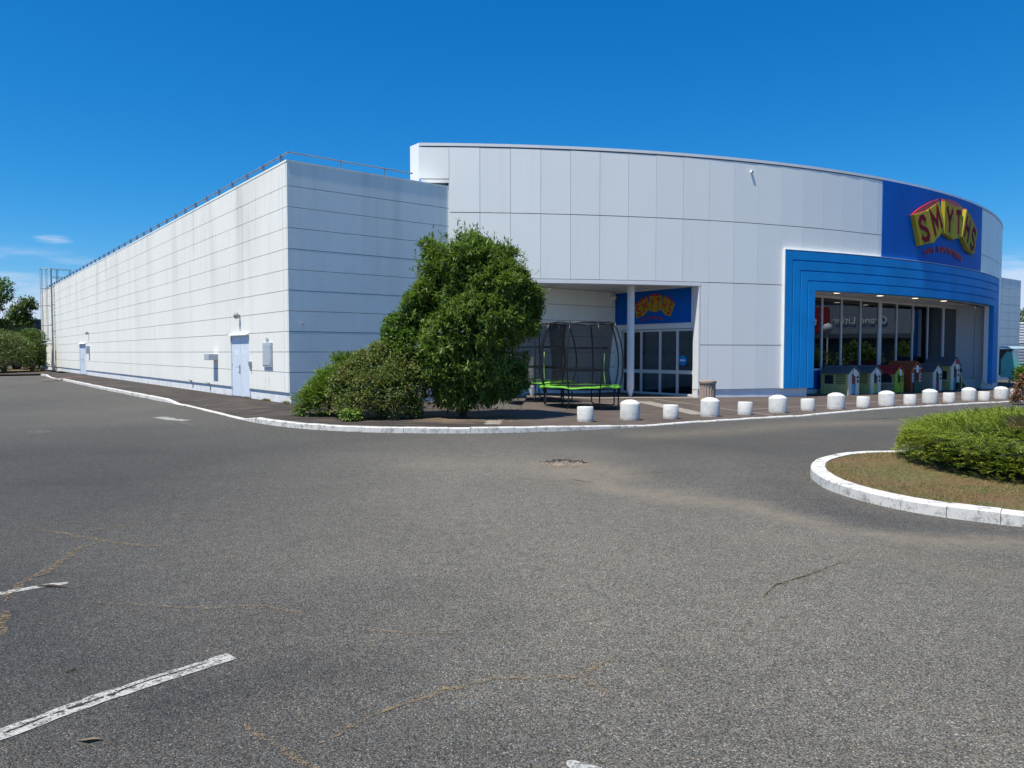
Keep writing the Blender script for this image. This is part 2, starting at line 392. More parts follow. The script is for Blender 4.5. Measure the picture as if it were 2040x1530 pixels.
M['kerb'] = worn('white_painted_kerb', (0.60, 0.585, 0.55), (0.20, 0.195, 0.185), 6.5, 0.46, 0.72)
M['line'] = patchy('worn_line_paint', (0.33, 0.33, 0.31), (0.46, 0.46, 0.44), 16, 0.28, 0.60)
M['line_faint'] = patchy('faded_line_paint', (0.26, 0.26, 0.25), (0.40, 0.40, 0.38), 9, 0.50, 0.75)
M['line_pale'] = worn('pale_strip', (0.27, 0.24, 0.21), (0.14, 0.12, 0.11), 5, 0.5, 0.7)
M['red_paint'] = patchy('red_path_paint', (0.24, 0.10, 0.075), (0.30, 0.15, 0.12), 2.5, 0.40, 0.60)
def bollard_mat():
    m = MT('painted_concrete'); P = m.tc.outputs['Object']; sz = m.node('ShaderNodeSeparateXYZ'); m.t.links.new(P, sz.inputs[0]); z = sz.outputs[2]
    oi = m.node('ShaderNodeObjectInfo').outputs['Random']; va = m.node('ShaderNodeVectorMath', operation='ADD'); m.t.links.new(P, va.inputs[0])
    cx = m.node('ShaderNodeCombineXYZ'); m.t.links.new(m.math('MULTIPLY', oi, 50), cx.inputs[0]); m.t.links.new(cx.outputs[0], va.inputs[1]); V = va.outputs[0]
    n = m.noise(7, 7, .65, V); n2 = m.noise(45, 3, .6, V); n3 = m.noise(16, 4, .6, V)
    c = m.mix(m.rng(n, .48, .78), (0.62, 0.62, 0.60), (0.42, 0.41, 0.38))
    c = m.mix(m.math('MULTIPLY', m.rng(n3, .62, .70), .6), c, (0.30, 0.29, 0.27))
    low = m.math('MULTIPLY', m.rng(z, .10, .0), m.rng(n3, .3, .6)); c = m.mix(m.math('MULTIPLY', low, .7), c, (0.22, 0.19, 0.15))
    m.base(c, .85, 0, .2); m.bump(m.math('ADD', n2, m.math('MULTIPLY', n3, 2.0)), .5, .006); return m.m
M['bollard'] = bollard_mat()
_unused = worn('painted_concrete', (0.60, 0.60, 0.585), (0.38, 0.37, 0.34), 5, 0.50, 0.80)
M['sand'] = patchy('sand', (0.20, 0.16, 0.12), (0.42, 0.33, 0.23), 5, 0.42, 0.62)
M['crack_grass'] = patchy('dry_weed', (0.13, 0.105, 0.07), (0.32, 0.22, 0.115), 30, 0.47, 0.66)
M['crack_dark'] = patchy('crack_dark', (0.02, 0.018, 0.015), (0.05, 0.045, 0.035), 9, 0.38, 0.5)
M['bin'] = worn('exposed_aggregate', (0.42, 0.34, 0.28), (0.28, 0.22, 0.18), 22, 0.4, 0.7)
def soil():
    m = MT('dry_lawn'); a = m.noise(1.3, 5, 0.6); b = m.noise(22, 5, 0.7)
    c = m.mix(m.rng(a, 0.35, 0.65), (0.15, 0.088, 0.045), (0.115, 0.105, 0.042)); c = m.mix(1.0, c, m.rng(b, 0.3, 0.7, 0.5, 1.5, False), 'MULTIPLY')
    m.base(c, 0.9, 0, 0.2); m.bump(b, 0.8, 0.03); return m.m
M['soil'] = soil()
def louvre(name, c, sc, dark):
    m = MT(name); sz = m.node('ShaderNodeSeparateXYZ'); m.t.links.new(m.geo.outputs['Position'], sz.inputs[0])
    f = m.math('FRACT', m.math('MULTIPLY', sz.outputs[2], sc)); m.base(m.mix(m.rng(f, 0.6, 0.7), c, dark), 0.5); return m.m

# ------------------------------------------------------------------ ground
def seg_d(px, py, a, b):
    ax, ay = a; bx, by = b; dx, dy = bx - ax, by - ay; L2 = dx * dx + dy * dy + 1e-9
    t = np.clip(((px - ax) * dx + (py - ay) * dy) / L2, 0, 1); return np.hypot(px - ax - t * dx, py - ay - t * dy)
def band(px, py, pts, wd):
    d = np.full(px.shape, 1e9)
    for a, b in zip(pts[:-1], pts[1:]): d = np.minimum(d, seg_d(px, py, a, b))
    return np.clip(1 - d / wd, 0, 1)
def vnoise(x, y, s, seed=0):
    r = np.random.default_rng(seed).random((64, 64)); xs, ys = x * s, y * s; xi, yi = np.floor(xs).astype(int), np.floor(ys).astype(int)
    fx, fy = xs - xi, ys - yi; fx = fx * fx * (3 - 2 * fx); fy = fy * fy * (3 - 2 * fy); g = lambda a, b: r[a % 64, b % 64]
    return (g(xi, yi) * (1 - fx) + g(xi + 1, yi) * fx) * (1 - fy) + (g(xi, yi + 1) * (1 - fx) + g(xi + 1, yi + 1) * fx) * fy
xs = np.concatenate([[-900, -400, -200, -120, -80], np.arange(-56, -16, 1.5), np.arange(-16, 20, 0.16), np.arange(20, 50, 2), [60, 90, 140, 250, 500, 900]])
ys = np.concatenate([[-300, -100, -40, -15, -5], np.arange(0, 2, 0.5), np.arange(2, 24, 0.16), np.arange(24, 70, 1.5), [80, 110, 160, 300, 600, 1500]])
GX, GY = np.meshgrid(xs, ys); nx, ny = len(xs), len(ys)
fx, fy = GX.ravel(), GY.ravel()
gzv = np.array([gz(a, b) for a, b in zip(fx, fy)])
PG = lambda l: [tuple(G(*p)) for p in l]
wob = vnoise(fx, fy, 0.8, 3) - 0.5; wob2 = vnoise(fx, fy, 2.5, 5) - 0.5
wx, wy = fx + wob * 0.5 + wob2 * 0.2, fy + wob * 0.4 + wob2 * 0.2
dust = 0.85 * band(wx, wy, PG([(1130, 935), (1230, 965), (1330, 985), (1480, 1010), (1640, 1050), (1800, 1075), (2060, 1095)]), 0.42)
dust = np.maximum(dust, 0.75 * band(wx, wy, PG([(1080, 925), (1180, 925), (1262, 945)]), 0.55))
dust = np.maximum(dust, 0.5 * band(wx, wy, PG([(1300, 868), (1450, 858), (1600, 846), (1760, 842)]), 1.0))
dust = np.maximum(dust, 0.4 * band(wx, wy, PG([(1180, 955), (1060, 930), (900, 925)]), 0.8))
dust = np.maximum(dust, 0.28 * band(wx, wy, PG([(1500, 1080), (1760, 1110), (2060, 1160)]), 0.5))
fine = np.clip(band(wx, wy, PG([(1240, 890), (1450, 880), (1700, 860)]), 2.4) * 2, 0, 1)
wear = 0.42 + 0.75 * band(wx, wy, PG([(1000, 940), (1150, 1080), (1400, 1250)]), 5.0) + 0.2 * (vnoise(fx, fy, 0.25, 9) - 0.5)
wear -= 0.45 * band(wx, wy, PG([(0, 1250), (400, 1450), (900, 1600)]), 2.2) + 0.25 * band(wx, wy, PG([(0, 900), (400, 1020)]), 5)
wear -= 0.30 * band(wx, wy, PG([(1560, 960), (1700, 1020), (1900, 1060)]), 0.8)
wear += 0.55 * band(wx, wy, PG([(900, 925), (960, 918), (1020, 918)]), .7)
wear -= 0.40 * band(wx, wy, PG([(1060, 950), (1130, 958), (1180, 960)]), .16)
for pts_, w_, a_ in (([(1240, 890), (1330, 940), (1480, 985), (1700, 1030)], .9, .22), ([(350, 1400), (620, 1330), (800, 1330)], .35, .22), ([(760, 1180), (1000, 1160)], .5, .12), ([(1500, 1330), (1760, 1300)], .4, .14),
                     ([(200, 900), (520, 900), (900, 893), (1200, 875)], .8, .08), ([(100, 960), (500, 950), (900, 935)], .5, .06), ([(1250, 1230), (1420, 1420)], .16, .12)):
    wear -= a_ * band(wx, wy, PG(pts_), w_)
wear = np.clip(wear, 0, 1)
gv = list(zip(fx.tolist(), fy.tolist(), gzv.tolist()))
gf = [(j * nx + i, j * nx + i + 1, (j + 1) * nx + i + 1, (j + 1) * nx + i) for j in range(ny - 1) for i in range(nx - 1)]
tag(sheet('ground', gv, gf, M['asphalt'], attrs={'dust': dust.tolist(), 'wear': wear.tolist(), 'fine': fine.tolist()}), 'grey asphalt car park with coarse stones and tan dust', kind='structure')

# kerb along the store
KP = [(-150, 752, .04), (0, 746, .04), (53, 743, .06), (90, 749.5, .12), (98, 752, .02), (110, 755, .02), (118, 757, .12), (196, 774.5, .12), (329, 801.5, .12),
      (350, 805.5, .02), (374, 810, .02), (478, 836, .02), (505, 842, .12), (566, 851.5, .12), (620, 856.5, .12), (700, 860.6, .12), (779, 863, .12),
      (916, 864, .12), (1010, 863, .12), (1106, 860, .11), (1229, 854, .07), (1291, 850, .03), (1400, 841, .025), (1604, 830, .035), (1776, 814, .04),
      (2040, 800, .04), (2140, 795, .04), (2240, 791, .04)]
kp = np.array([[*G(a, b), c] for a, b, c in KP])
def resample(p, step):
    seg = np.hypot(*(np.diff(p[:, :2], axis=0).T)); s = np.r_[0, np.cumsum(seg)]
    q = np.linspace(0, s[-1], max(5, int(s[-1] / step))); return np.stack([np.interp(q, s, p[:, i]) for i in range(p.shape[1])], 1), q
def smooth2(p, n):
    p = p.copy()
    for _ in range(n): p[1:-1, :2] = (p[:-2, :2] + 2 * p[1:-1, :2] + p[2:, :2]) / 4
    return p
KR, kq = resample(kp, 0.12); KR = smooth2(KR, 60)
def inward(p):
    t = np.gradient(p[:, :2], axis=0); t /= np.hypot(*t.T)[:, None]; return np.stack([-t[:, 1], t[:, 0]], 1)
def kerb_run(mb, K, nrm, stone=4, wd=0.15, gap=0.003):
    n = len(K); prof = [(0.0, -0.06, 0), (0.012, -0.018, 1), (0.03, 0.0, 1), (wd, 0.0, 1), (wd, -0.06, 0)]
    for i in range(0, n - 1, stone):
        idx = list(range(i, min(i + stone, n - 1) + 1)); jit = random.uniform(-.007, .007); jz = random.uniform(-.005, .005)
        if len(idx) < 2: continue
        vs = []
        for q, a in enumerate(idx):
            c = K[a, :2].copy()
            if q == 0: c = c + (K[a + 1, :2] - K[a, :2]) * gap / 0.12
            if q == len(idx) - 1: c = c - (K[a, :2] - K[a - 1, :2]) * gap / 0.12
            g = gz(*c); h = K[a, 2]
            for o_, dz, top in prof: vs.append((*(c + nrm[a] * (o_ + jit)), g + (h + dz + jz if top else -0.06)))
        m_ = len(prof); fs = [tuple(range(m_)), tuple(range(len(vs) - 1, len(vs) - m_ - 1, -1))]
        for q in range(len(idx) - 1):
            for k in range(m_ - 1): fs.append((q * m_ + k, q * m_ + k + 1, q * m_ + m_ + k + 1, q * m_ + m_ + k))
        mb.add(vs, fs)
nr = inward(KR)
if nr[len(nr) // 2] @ np.array([0, 1]) < 0: nr = -nr
mb = MB(); kerb_run(mb, KR, nr); tag(mb.build('kerb', M['kerb']), 'worn white kerb round the pavement in front of the store', kind='structure')
# pavement strip
def base_h(x): return PV + (0.02 - PV) * sm(0.5, 3.6, x)
PK = KR[::3]; PN = nr[::3]
bedc = [(-4.2, 19.7, 1.5), (-2.9, 18.8, 1.3), (-1.2, 18.3, 1.6), (-0.2, 17.6, .7)]
rows = np.r_[0, 0.25, 0.6, 1.2, np.linspace(2, 6, 7), np.linspace(8, 24, 9)] ; pv = []; plz = []; soilv = []
for i in range(len(PK)):
    x, y, h = PK[i]; pxx = CX + F * x / y
    a = sm(560, 1100, pxx); b = sm(1200, 2000, pxx)
    dr = d2 * (1 - a) + np.array([0.0, 1.0]) * a; dr = dr * (1 - b) + np.array([0.35, 0.94]) * b; dr /= np.hypot(*dr)
    sc = 0.26 if pxx < 560 else 0.26 + 0.74 * sm(560, 1150, pxx)
    for r in rows:
        q = PK[i, :2] + dr * (r * sc + 0.14); hb = base_h(q[0]); kk = sm(0, 1.3, r * sc)
        z = (h - 0.004) * (1 - kk) + hb * kk; pv.append((q[0], q[1], z + gz(*q))); plz.append(sm(-0.6, 0.6, q[0] + 0.3))
        soilv.append(max(0, max(1.5 * (1 - math.hypot(q[0] - c[0], q[1] - c[1]) / c[2]) for c in bedc)))
nr_ = len(rows); pf = [(i * nr_ + k, i * nr_ + k + 1, (i + 1) * nr_ + k + 1, (i + 1) * nr_ + k) for i in range(len(PK) - 1) for k in range(nr_ - 1)]
tag(sheet('pavement', pv, pf, M['pave'], attrs={'plaza': plz, 'soil': [min(1, s) for s in soilv]}), 'brownish pavement along the store front', kind='structure')
def ph(x, y): return base_h(x) + gz(x, y)
def GP(px, py):                                   # a pixel of the pavement
    d = ray(px, py); z = 0.06
    for _ in range(8):
        t = (z - H) / d[2]; z = ph(d[0] * t, d[1] * t)
    return np.array([d[0] * t, d[1] * t])
def strip(name, pts, wd, mat, dz, hf, label, kind='structure', jag=0.0, taper=False, parent=None):
    P = np.array(pts); p, _ = resample(np.c_[P, np.zeros(len(P))], 0.06 if jag else 0.15)
    t = np.gradient(p[:, :2], axis=0); t /= np.hypot(*t.T)[:, None]; nn = np.stack([-t[:, 1], t[:, 0]], 1); vs = []
    for i in range(len(p)):
        e = 1.0 if not taper else max(0.15, math.sin(math.pi * min(1, max(0, i / (len(p) - 1)))) ** 0.5)
        a, b = (wd / 2 * e * (1 + random.uniform(-jag, jag)) for _ in range(2)); off = random.uniform(-jag, jag) * wd * 0.5
        for s_ in (-a + off, b + off): q = p[i, :2] + nn[i] * s_; vs.append((q[0], q[1], hf(*q) + dz))
    o = sheet(name, vs, [(2 * i, 2 * i + 1, 2 * i + 3, 2 * i + 2) for i in range(len(p) - 1)], mat, parent)
    return tag(o, label, kind=kind)
g_ = gz
strip('road_marking', PG([(-120, 1508), (0, 1466), (200, 1391), (380, 1334), (462, 1308)]), 0.115, M['line'], .005, g_, 'cracked white bay line at the lower left of the car park', jag=0.10)
strip('road_marking', PG([(-80, 1196), (0, 1183), (70, 1171), (136, 1162)]), 0.075, M['line'], .005, g_, 'short worn bay line with a stick lying on it', jag=0.3)
strip('road_marking', PG([(1160, 1540), (1172, 1524)]), 0.14, M['line'], .005, g_, 'rounded tip of a white bay line at the bottom edge', jag=0.2)
strip('road_marking', PG([(60, 857), (80, 861), (100, 860)]), 0.35, M['line_faint'], .004, g_, 'faded remnant of white paint at the far left', jag=0.5)
strip('road_marking', PG([(0, 886), (85, 881)]), 0.06, M['line_faint'], .004, g_, 'thin faded line at the far left', jag=0.5)
strip('road_marking', PG([(318, 831), (345, 836), (372, 838)]), 0.30, M['line'], .004, g_, 'faded white arrow head beside the dropped kerb', jag=0.4)
strip('road_marking', PG([(322, 838), (350, 837), (375, 835)]), 0.10, M['line_faint'], .005, g_, 'faded stroke of the white arrow', jag=0.4)
strip('road_marking', PG([(352, 839), (378, 846), (398, 852)]), 0.08, M['line_faint'], .004, g_, 'faded shaft of the white arrow', jag=0.4)
strip('road_marking', PG([(272, 822), (292, 822)]), 0.16, M['line_faint'], .004, g_, 'small white dash beside the kerb', jag=0.4)
strip('road_marking', PG([(1640, 834), (1680, 841)]), 0.10, M['line_faint'], .004, g_, 'faint dash in the lane by the bollards', jag=0.4)
strip('path', [GP(82, 757), GP(110, 755), GP(165, 750)], 0.55, M['red_paint'], .012, lambda x, y: PV, 'red painted path from the dropped kerb to the far door', jag=0.08)
for pts, wd in (([(1302, 795), (1395, 808), (1480, 820), (1557, 830)], .10), ([(1497, 816), (1640, 808), (1780, 799), (1914, 791), (2010, 786)], .10),
                ([(1280, 800), (1330, 811), (1397, 826)], .55), ([(1700, 797), (1800, 806), (1846, 811)], .08), ([(1100, 791), (1250, 792), (1390, 793)], .5)):
    strip('path', [GP(*p) for p in pts], wd, M['line_pale'], .006, ph, 'pale paving strip set into the brown forecourt', jag=0.05)
strip('path', [GP(985, 838), GP(982, 846)], 0.38, M['line_pale'], .006, ph, 'pale gravelly patch in the pavement behind the kerb', jag=0.2)
# cracks with dry weeds
CR = [([(0, 1058), (60, 1055), (110, 1060), (200, 1078), (270, 1088), (345, 1087)], .05), ([(200, 1078), (150, 1100), (90, 1140), (30, 1170), (0, 1200)], .07),
      ([(110, 1060), (200, 1055), (300, 1040), (400, 1025), (560, 1012)], .035), ([(130, 1050), (120, 1045)], .03), ([(0, 1270), (10, 1240), (5, 1215)], .07),
      ([(465, 1440), (520, 1470), (570, 1495), (615, 1525), (660, 1560)], .034), ([(615, 1495), (680, 1465), (740, 1425), (830, 1395), (980, 1352), (1160, 1352), (1230, 1300)], .035),
      ([(160, 1200), (260, 1203), (330, 1210), (420, 1212), (520, 1208), (600, 1222), (650, 1240)], .03), ([(700, 1255), (820, 1262), (920, 1262)], .025),
      ([(1130, 1345), (1180, 1365), (1225, 1390)], .03), ([(1520, 1190), (1545, 1165), (1600, 1150), (1680, 1120), (1715, 1095)], .03), ([(450, 1110), (470, 1112)], .06)]
for pts, wd in CR:
    strip('ground_crack', PG(pts), wd, M['crack_grass'], .006, g_, 'crack in the asphalt filled with dry weeds', jag=0.8, taper=True)
for pts, wd in (([(1520, 1190), (1545, 1166), (1600, 1149), (1680, 1120)], .012), ([(1130, 955), (1186, 962)], .02), ([(1230, 935), (1290, 944), (1345, 940), (1400, 936)], .015),
                ([(1700, 836), (1760, 834), (1825, 832)], .05), ([(1075, 919), (1100, 922)], .05)):
    strip('ground_crack', PG(pts), wd, M['crack_dark'], .007, g_, 'dark open crack in the asphalt', jag=0.8, taper=True)
strip('ground_crack', PG([(-60, 1488), (60, 1443), (130, 1416), (220, 1386), (300, 1356), (380, 1333), (425, 1319)]), .016, M['crack_dark'], .008, g_, 'crack running along the painted bay line', jag=0.9, taper=True)
# pothole
mb = MB(); c = G(1130, 925); ring = []
for k in range(26):
    a = 2 * math.pi * k / 26; r = 1 + random.uniform(-.2, .2); ring.append((c[0] + .36 * r * math.cos(a), c[1] + .34 * r * math.sin(a), .006))
mb.add(ring, [tuple(range(26))]); tag(mb.build('pothole', M['sand']), 'sandy pothole with a broken dark edge', kind='structure')
strip('pothole_edge', [c + np.array(p) for p in ((-.34, .10), (-.2, .30), (.0, .38), (.2, .33), (.40, .12))], .22, M['crack_dark'], .012, g_, 'broken dark edge of the pothole', jag=0.7, taper=True)
mb = MB()
for k in range(70):
    a = random.uniform(0, 6.28); q = c + np.array([random.gauss(-.05, .20), random.gauss(.12, .16)]); s_ = random.uniform(.006, .017)
    pts = [(q[0] + s_ * math.cos(t) * random.uniform(.7, 1.2), q[1] + s_ * math.sin(t) * random.uniform(.7, 1.2), .006 + zz) for zz in (0, s_ * .8) for t in np.linspace(0, 5.2, 5)]
    mb.add(pts, [(0, 1, 6, 5), (1, 2, 7, 6), (2, 3, 8, 7), (3, 4, 9, 8), (4, 0, 5, 9), (5, 6, 7, 8, 9)])
tag(mb.build('gravel', M['bin']), 'loose stones scattered in the pothole', kind='stuff')

# ------------------------------------------------------------------ store building
B = empty('store_building', 'large white box store with a curved grey front and a blue portal', 'store')
LEN, LENF, ZR = 64.2, 62.0, 7.6
doors = [(SH(497, 797)[0], SH(462, 793)[0])]; fd = (SH(172, 752)[0], SH(160, 750)[0]); doors.append((min(fd), max(fd)))
ZD = 2.34
def minus(a, b, cuts):
    out = [(a, b)]
    for c, d in cuts:
        nn = []
        for x, y in out:
            if d <= x or c >= y: nn.append((x, y)); continue
            if c > x: nn.append((x, c))
            if d < y: nn.append((d, y))
        out = nn
    return out
mb = MB(); z0, dz, g = 0.46, 0.6365, 0.008
colsL = [0.07] + list(np.arange(5.62, LEN - 1, 5.85)) + [LEN]
for k in range(11):
    za = z0 + k * dz + g; zb = z0 + (k + 1) * dz - g if k < 10 else ZR - 0.05
    for a, b in zip(colsL[:-1], colsL[1:]):
        for x, y in minus(a + .003, b - .003, [(p - .03, q + .03) for p, q in doors] if za < ZD - .1 else []):
            j = random.uniform(-.0015, .0015)
            mb.par(LW(x, -.16, za), Vector((*(d1 * (y - x)), 0)), Vector((*(-d2 * (.16 + j)), 0)), (0, 0, zb - za))
mb.build('side_wall', M['conc'], B)
for runs in (((0, 6.6), (6.6, 16.0)), ((40, 46), (46, 52), (52, 57), (57, LENF))):
    mb = MB()
    for k in range(11):
        za = z0 + k * dz + g; zb = z0 + (k + 1) * dz - g if k < 10 else ZR - 0.05
        for a, b in runs:
            j = random.uniform(-.002, .002)
            mb.par(FW(a + .003, -.06, za), Vector((*(d2 * (b - a - .006)), 0)), Vector((*(n2 * (.06 + j)), 0)), (0, 0, zb - za))
    mb.build('front_wall', M['conc_front'], B)
mb = MB()
for x, y in minus(0.0, LEN, [(p - .03, q + .03) for p, q in doors]):
    mb.par(LW(x, -.3, -.3), Vector((*(d1 * (y - x)), 0)), Vector((*(-d2 * .252), 0)), (0, 0, z0 + .3))
    mb.build('plinth', M['plinth'], B); mb = MB()
mb.par(FW(.30, -.3, -.6), Vector((*(d2 * 16.2), 0)), Vector((*(n2 * .262), 0)), (0, 0, z0 + .6)); mb.build('plinth', M['plinth'], B); mb = MB()
mb.par(FW(40, -.3, -.8), Vector((*(d2 * (LENF - 40)), 0)), Vector((*(n2 * .262), 0)), (0, 0, z0 + .8))
mb.build('plinth', M['plinth'], B)
mb = MB()
o = FW(.18, -.075, -.5) + Vector((*(d1 * 0.02), 0))
o = Vector((*(C0 + d2 * .17 + d1 * .075), -.5))
mb.par(o, Vector((*(d1 * (LEN - .1)), 0)), Vector((*(d2 * (LENF - .2)), 0)), (0, 0, 7.9)); mb.build('wall_core', M['joint'], B)
mb = MB()                                          # coping
mb.par(LW(-.012, .012, ZR - .05), Vector((*(d1 * (LEN + .06)), 0)), Vector((*(d2 * .312), 0)), (0, 0, .06))
mb.par(LW(-.012, -.3, ZR - .05), Vector((*(d1 * .312), 0)), Vector((*(d2 * (LENF - .3)), 0)), (0, 0, .06))
mb.build('coping', M['conc_front'], B)
mb = MB(); mb.par(Vector((*(C0 + d2 * .3 + d1 * .3), ZR - .12)), Vector((*(d1 * (LEN - .5)), 0)), Vector((*(d2 * (LENF - .5)), 0)), (0, 0, .06)); mb.build('roof', M['steel'], B)
mb = MB()                                          # corner drip profile on the side wall
mb.par(LW(.36, -.02, z0 + .05), Vector((*(d1 * .012), 0)), Vector((*(-d2 * .03), 0)), (0, 0, 6.9))
mb.build('corner_trim', M['white'], B)

# curved screen
ZJ = [0.30, 2.0, 4.36, 6.68, 8.97]; ZT = 9.1
PL, PR, ZPT, ZPB = 21.6, 50.6, 5.74, 4.18; BW = (ZPT - ZPB) / 4; RP = R + .13
PHI_J = 16.05; PHI0, PHI1 = 0.92, 66.0
step = 1.58; cols = [2.46 + step * k for k in range(-1, 41)]; cols[0] = PHI0
def arc_panel(mb, a, b, za, zb, r0, r1, n=1, mi=0):
    for q in range(n):
        x, y = a + (b - a) * q / n, a + (b - a) * (q + 1) / n
        fr = [pa(x, r1, za), pa(y, r1, za), pa(y, r1, zb), pa(x, r1, zb)]; bk = [pa(x, r0, za), pa(y, r0, za), pa(y, r0, zb), pa(x, r0, zb)]
        mb.prism(fr, bk, mi)
gv_, gh_ = 0.006, 0.013; gd = math.degrees(gv_ / R)
mb = MB()
for a, b in zip(cols[:-1], cols[1:]):
    for k in range(4):
        za, zb = ZJ[k] + gh_, ZJ[k + 1] - gh_; aa, bb = a + gd, b - gd
        if k == 3 and a < 2.4: za = 7.86
        if k < 3 and a < 2.4: continue
        if k < 2 and a < PHI_J:
            continue
        if k < 2:
            if bb > PL and aa < PR:
                if aa < PL - .1: bb = PL - .02
                elif bb > PR + .1: aa = PR + .02
                else: continue
        j = random.uniform(-.002, .002)
        arc_panel(mb, aa, bb, za, zb, R - .05, R + j)
# first column after the opening jamb
for k in range(2): arc_panel(mb, 16.22 + gd, cols[10] - gd if cols[10] > 16.4 else cols[11] - gd, ZJ[k] + gh_, ZJ[k + 1] - gh_, R - .05, R)
mb.build('curved_wall', M['panel'], B)
mb = MB()                                          # backing of the screen
def back(a, b, za, zb, n): arc_panel(mb, a, b, za, zb, R - .42, R - .055, n)
back(PHI0 + .12, 2.46, 7.50, ZT - .14, 2); back(2.46, PHI1, 4.40, ZT - .14, 40); back(16.3, PL, .05, 4.40, 5); back(PR, PHI1, -.6, 4.40, 8)
mb.build('screen_core', M['joint'], B)
mb = MB()                                          # coping, left return and trims
arc_panel(mb, PHI0, PHI1, ZT - .10, ZT, R - .5, R + .015, 42)
p0 = pa(PHI0, R, 0); rd = Vector((*(d1 * .6), 0)); tn = Vector((*(d2), 0))
mb.par(p0 + Vector((0, 0, 7.74)), rd, Vector((.03, .02, 0)), (0, 0, ZT - 7.74))
arc_panel(mb, PHI0 + .1, 2.46, 7.72, 7.83, R - .4, R - .005, 2)
arc_panel(mb, 2.46, 16.22, 4.22, 4.355, R - .42, R + .006, 14)
arc_panel(mb, 2.44, 2.52, 4.4, 7.7, R - .42, R - .004, 1)
mb.build('screen_trim', M['panel_white'], B)
mb = MB()                                          # jamb of the entrance recess
j0, j1 = pa(15.98, R, .32), pa(16.22, R, .32)
mb.prism([pa(16.10, R, .32), pa(16.2, R, .32), pa(16.2, R, 4.22), pa(16.10, R, 4.22)], [pa(16.08, R - .38, .32), pa(16.2, R - .38, .32), pa(16.2, R - .38, 4.22), pa(16.08, R - .38, 4.22)])
mb.build('jamb', M['white'], B)
mb = MB()
for a, b in ((16.1, PL + 1.95), (PR - 2.1, PHI1)):
    mb = MB(); arc_panel(mb, a, b, -.8, .245, R - .4, R - .04, max(3, int((b - a) / 1.6))); arc_panel(mb, a, b, .25, .30, R - .3, R - .012, max(3, int((b - a) / 1.6)))
    mb.build('screen_plinth', M['white'], B)
# blue sign field on the screen
mb = MB(); bcol = np.linspace(29.72, 44.35, 10)
for a, b in zip(bcol[:-1], bcol[1:]): arc_panel(mb, a + .003, b - .003, ZPT - .3, ZT - .10, R + .004, R + .03, 2)
mb.build('blue_field', M['blue_dark'], B)
# blue portal
def portal_sweep(mb, prof, zb, zb2=None):           # prof: list of (offset across, radius); both uprights and the curved head
    st = []
    st.append([(PL + math.degrees(q / R), zb) for q, r in prof]); st.append([(PL + math.degrees(q / R), ZPT - q) for q, r in prof])
    qm = max(q for q, r in prof)
    for a in np.linspace(PL + math.degrees(qm / R) + .25, PR - math.degrees(qm / R) - .25, 44): st.append([(a, ZPT - q) for q, r in prof])
    st.append([(PR - math.degrees(q / R), ZPT - q) for q, r in prof]); st.append([(PR - math.degrees(q / R), zb if zb2 is None else zb2) for q, r in prof])
    vs = [pa(a, prof[k][1], z) for s_ in st for k, (a, z) in enumerate(s_)]; n = len(prof)
    mb.add(vs, [(i * n + k, i * n + k + 1, (i + 1) * n + k + 1, (i + 1) * n + k) for i in range(len(st) - 1) for k in range(n - 1)])
mb = MB()
for k in range(4):
    q = k * BW; portal_sweep(mb, [(q + .004, RP - .06), (q + .045, RP), (q + BW - .016, RP), (q + BW - .004, RP - .06)], .30, .05)
portal_sweep(mb, [(0.01, RP - .05), (4 * BW, RP - .05), (4 * BW, R - .10)], .30, .05)
mb.build('portal_frame', M['blue'], B)
mb = MB(); portal_sweep(mb, [(-.012, R - .02), (-.012, RP + .004), (.006, RP + .004)], .30, .05); mb.build('portal_flashing', M['white'], B)

mb = MB(); portal_sweep(mb, [(4 * BW + .003, R - .10), (4 * BW + .003, R - .30)], .30, .05); mb.build('portal_reveal', M['panel_white'], B)
# recess behind the entrance: door wall
Q0 = np.array([4.42, 31.76]); e = -d1
def DW(t, out, z): p = Q0 + t * e - out * d2; return Vector((p[0], p[1], z))
def DH(px, py): return hit(px, py, Q0, e)
TE = 4.25
mb = MB()
mb.par(DW(0, -.2, 2.66), Vector((*(e * TE), 0)), Vector((*(-d2 * .2), 0)), (0, 0, 1.75))
mb.par(DW(0, -.2, -.3), Vector((*(e * .34), 0)), Vector((*(-d2 * .2), 0)), (0, 0, 2.96))
mb.build('entrance_wall', M['white'], B)
mb = MB(); pol = [FW(5.95, .0, 4.30), FW(14.4, .0, 4.30), DW(4.4, 0, 4.30)] + [pa(a, R - .41, 4.30) for a in np.linspace(16.2, 2.6, 14)]
mb.prism(pol, [p + Vector((0, 0, .1)) for p in pol]); mb.build('entrance_soffit', M['soffit'], B)
for a in np.linspace(.15, .85, 3):
    mb = MB(); p = Vector(pol[0]).lerp(pol[1], a); q = pa(2.6 + 13.6 * a, R - .45, 4.297); mb.par((p.x, p.y, 4.297), (q.x - p.x, q.y - p.y, 0), (.012, -.004, 0), (0, 0, -.004)); mb.build('soffit_joint', M['joint'], B)
tb = [DH(px, 700)[0] for px in (1239, 1276, 1313.5, 1348, 1381)]; ztop = 2.64; ztr = DH(1300, 740)[1]
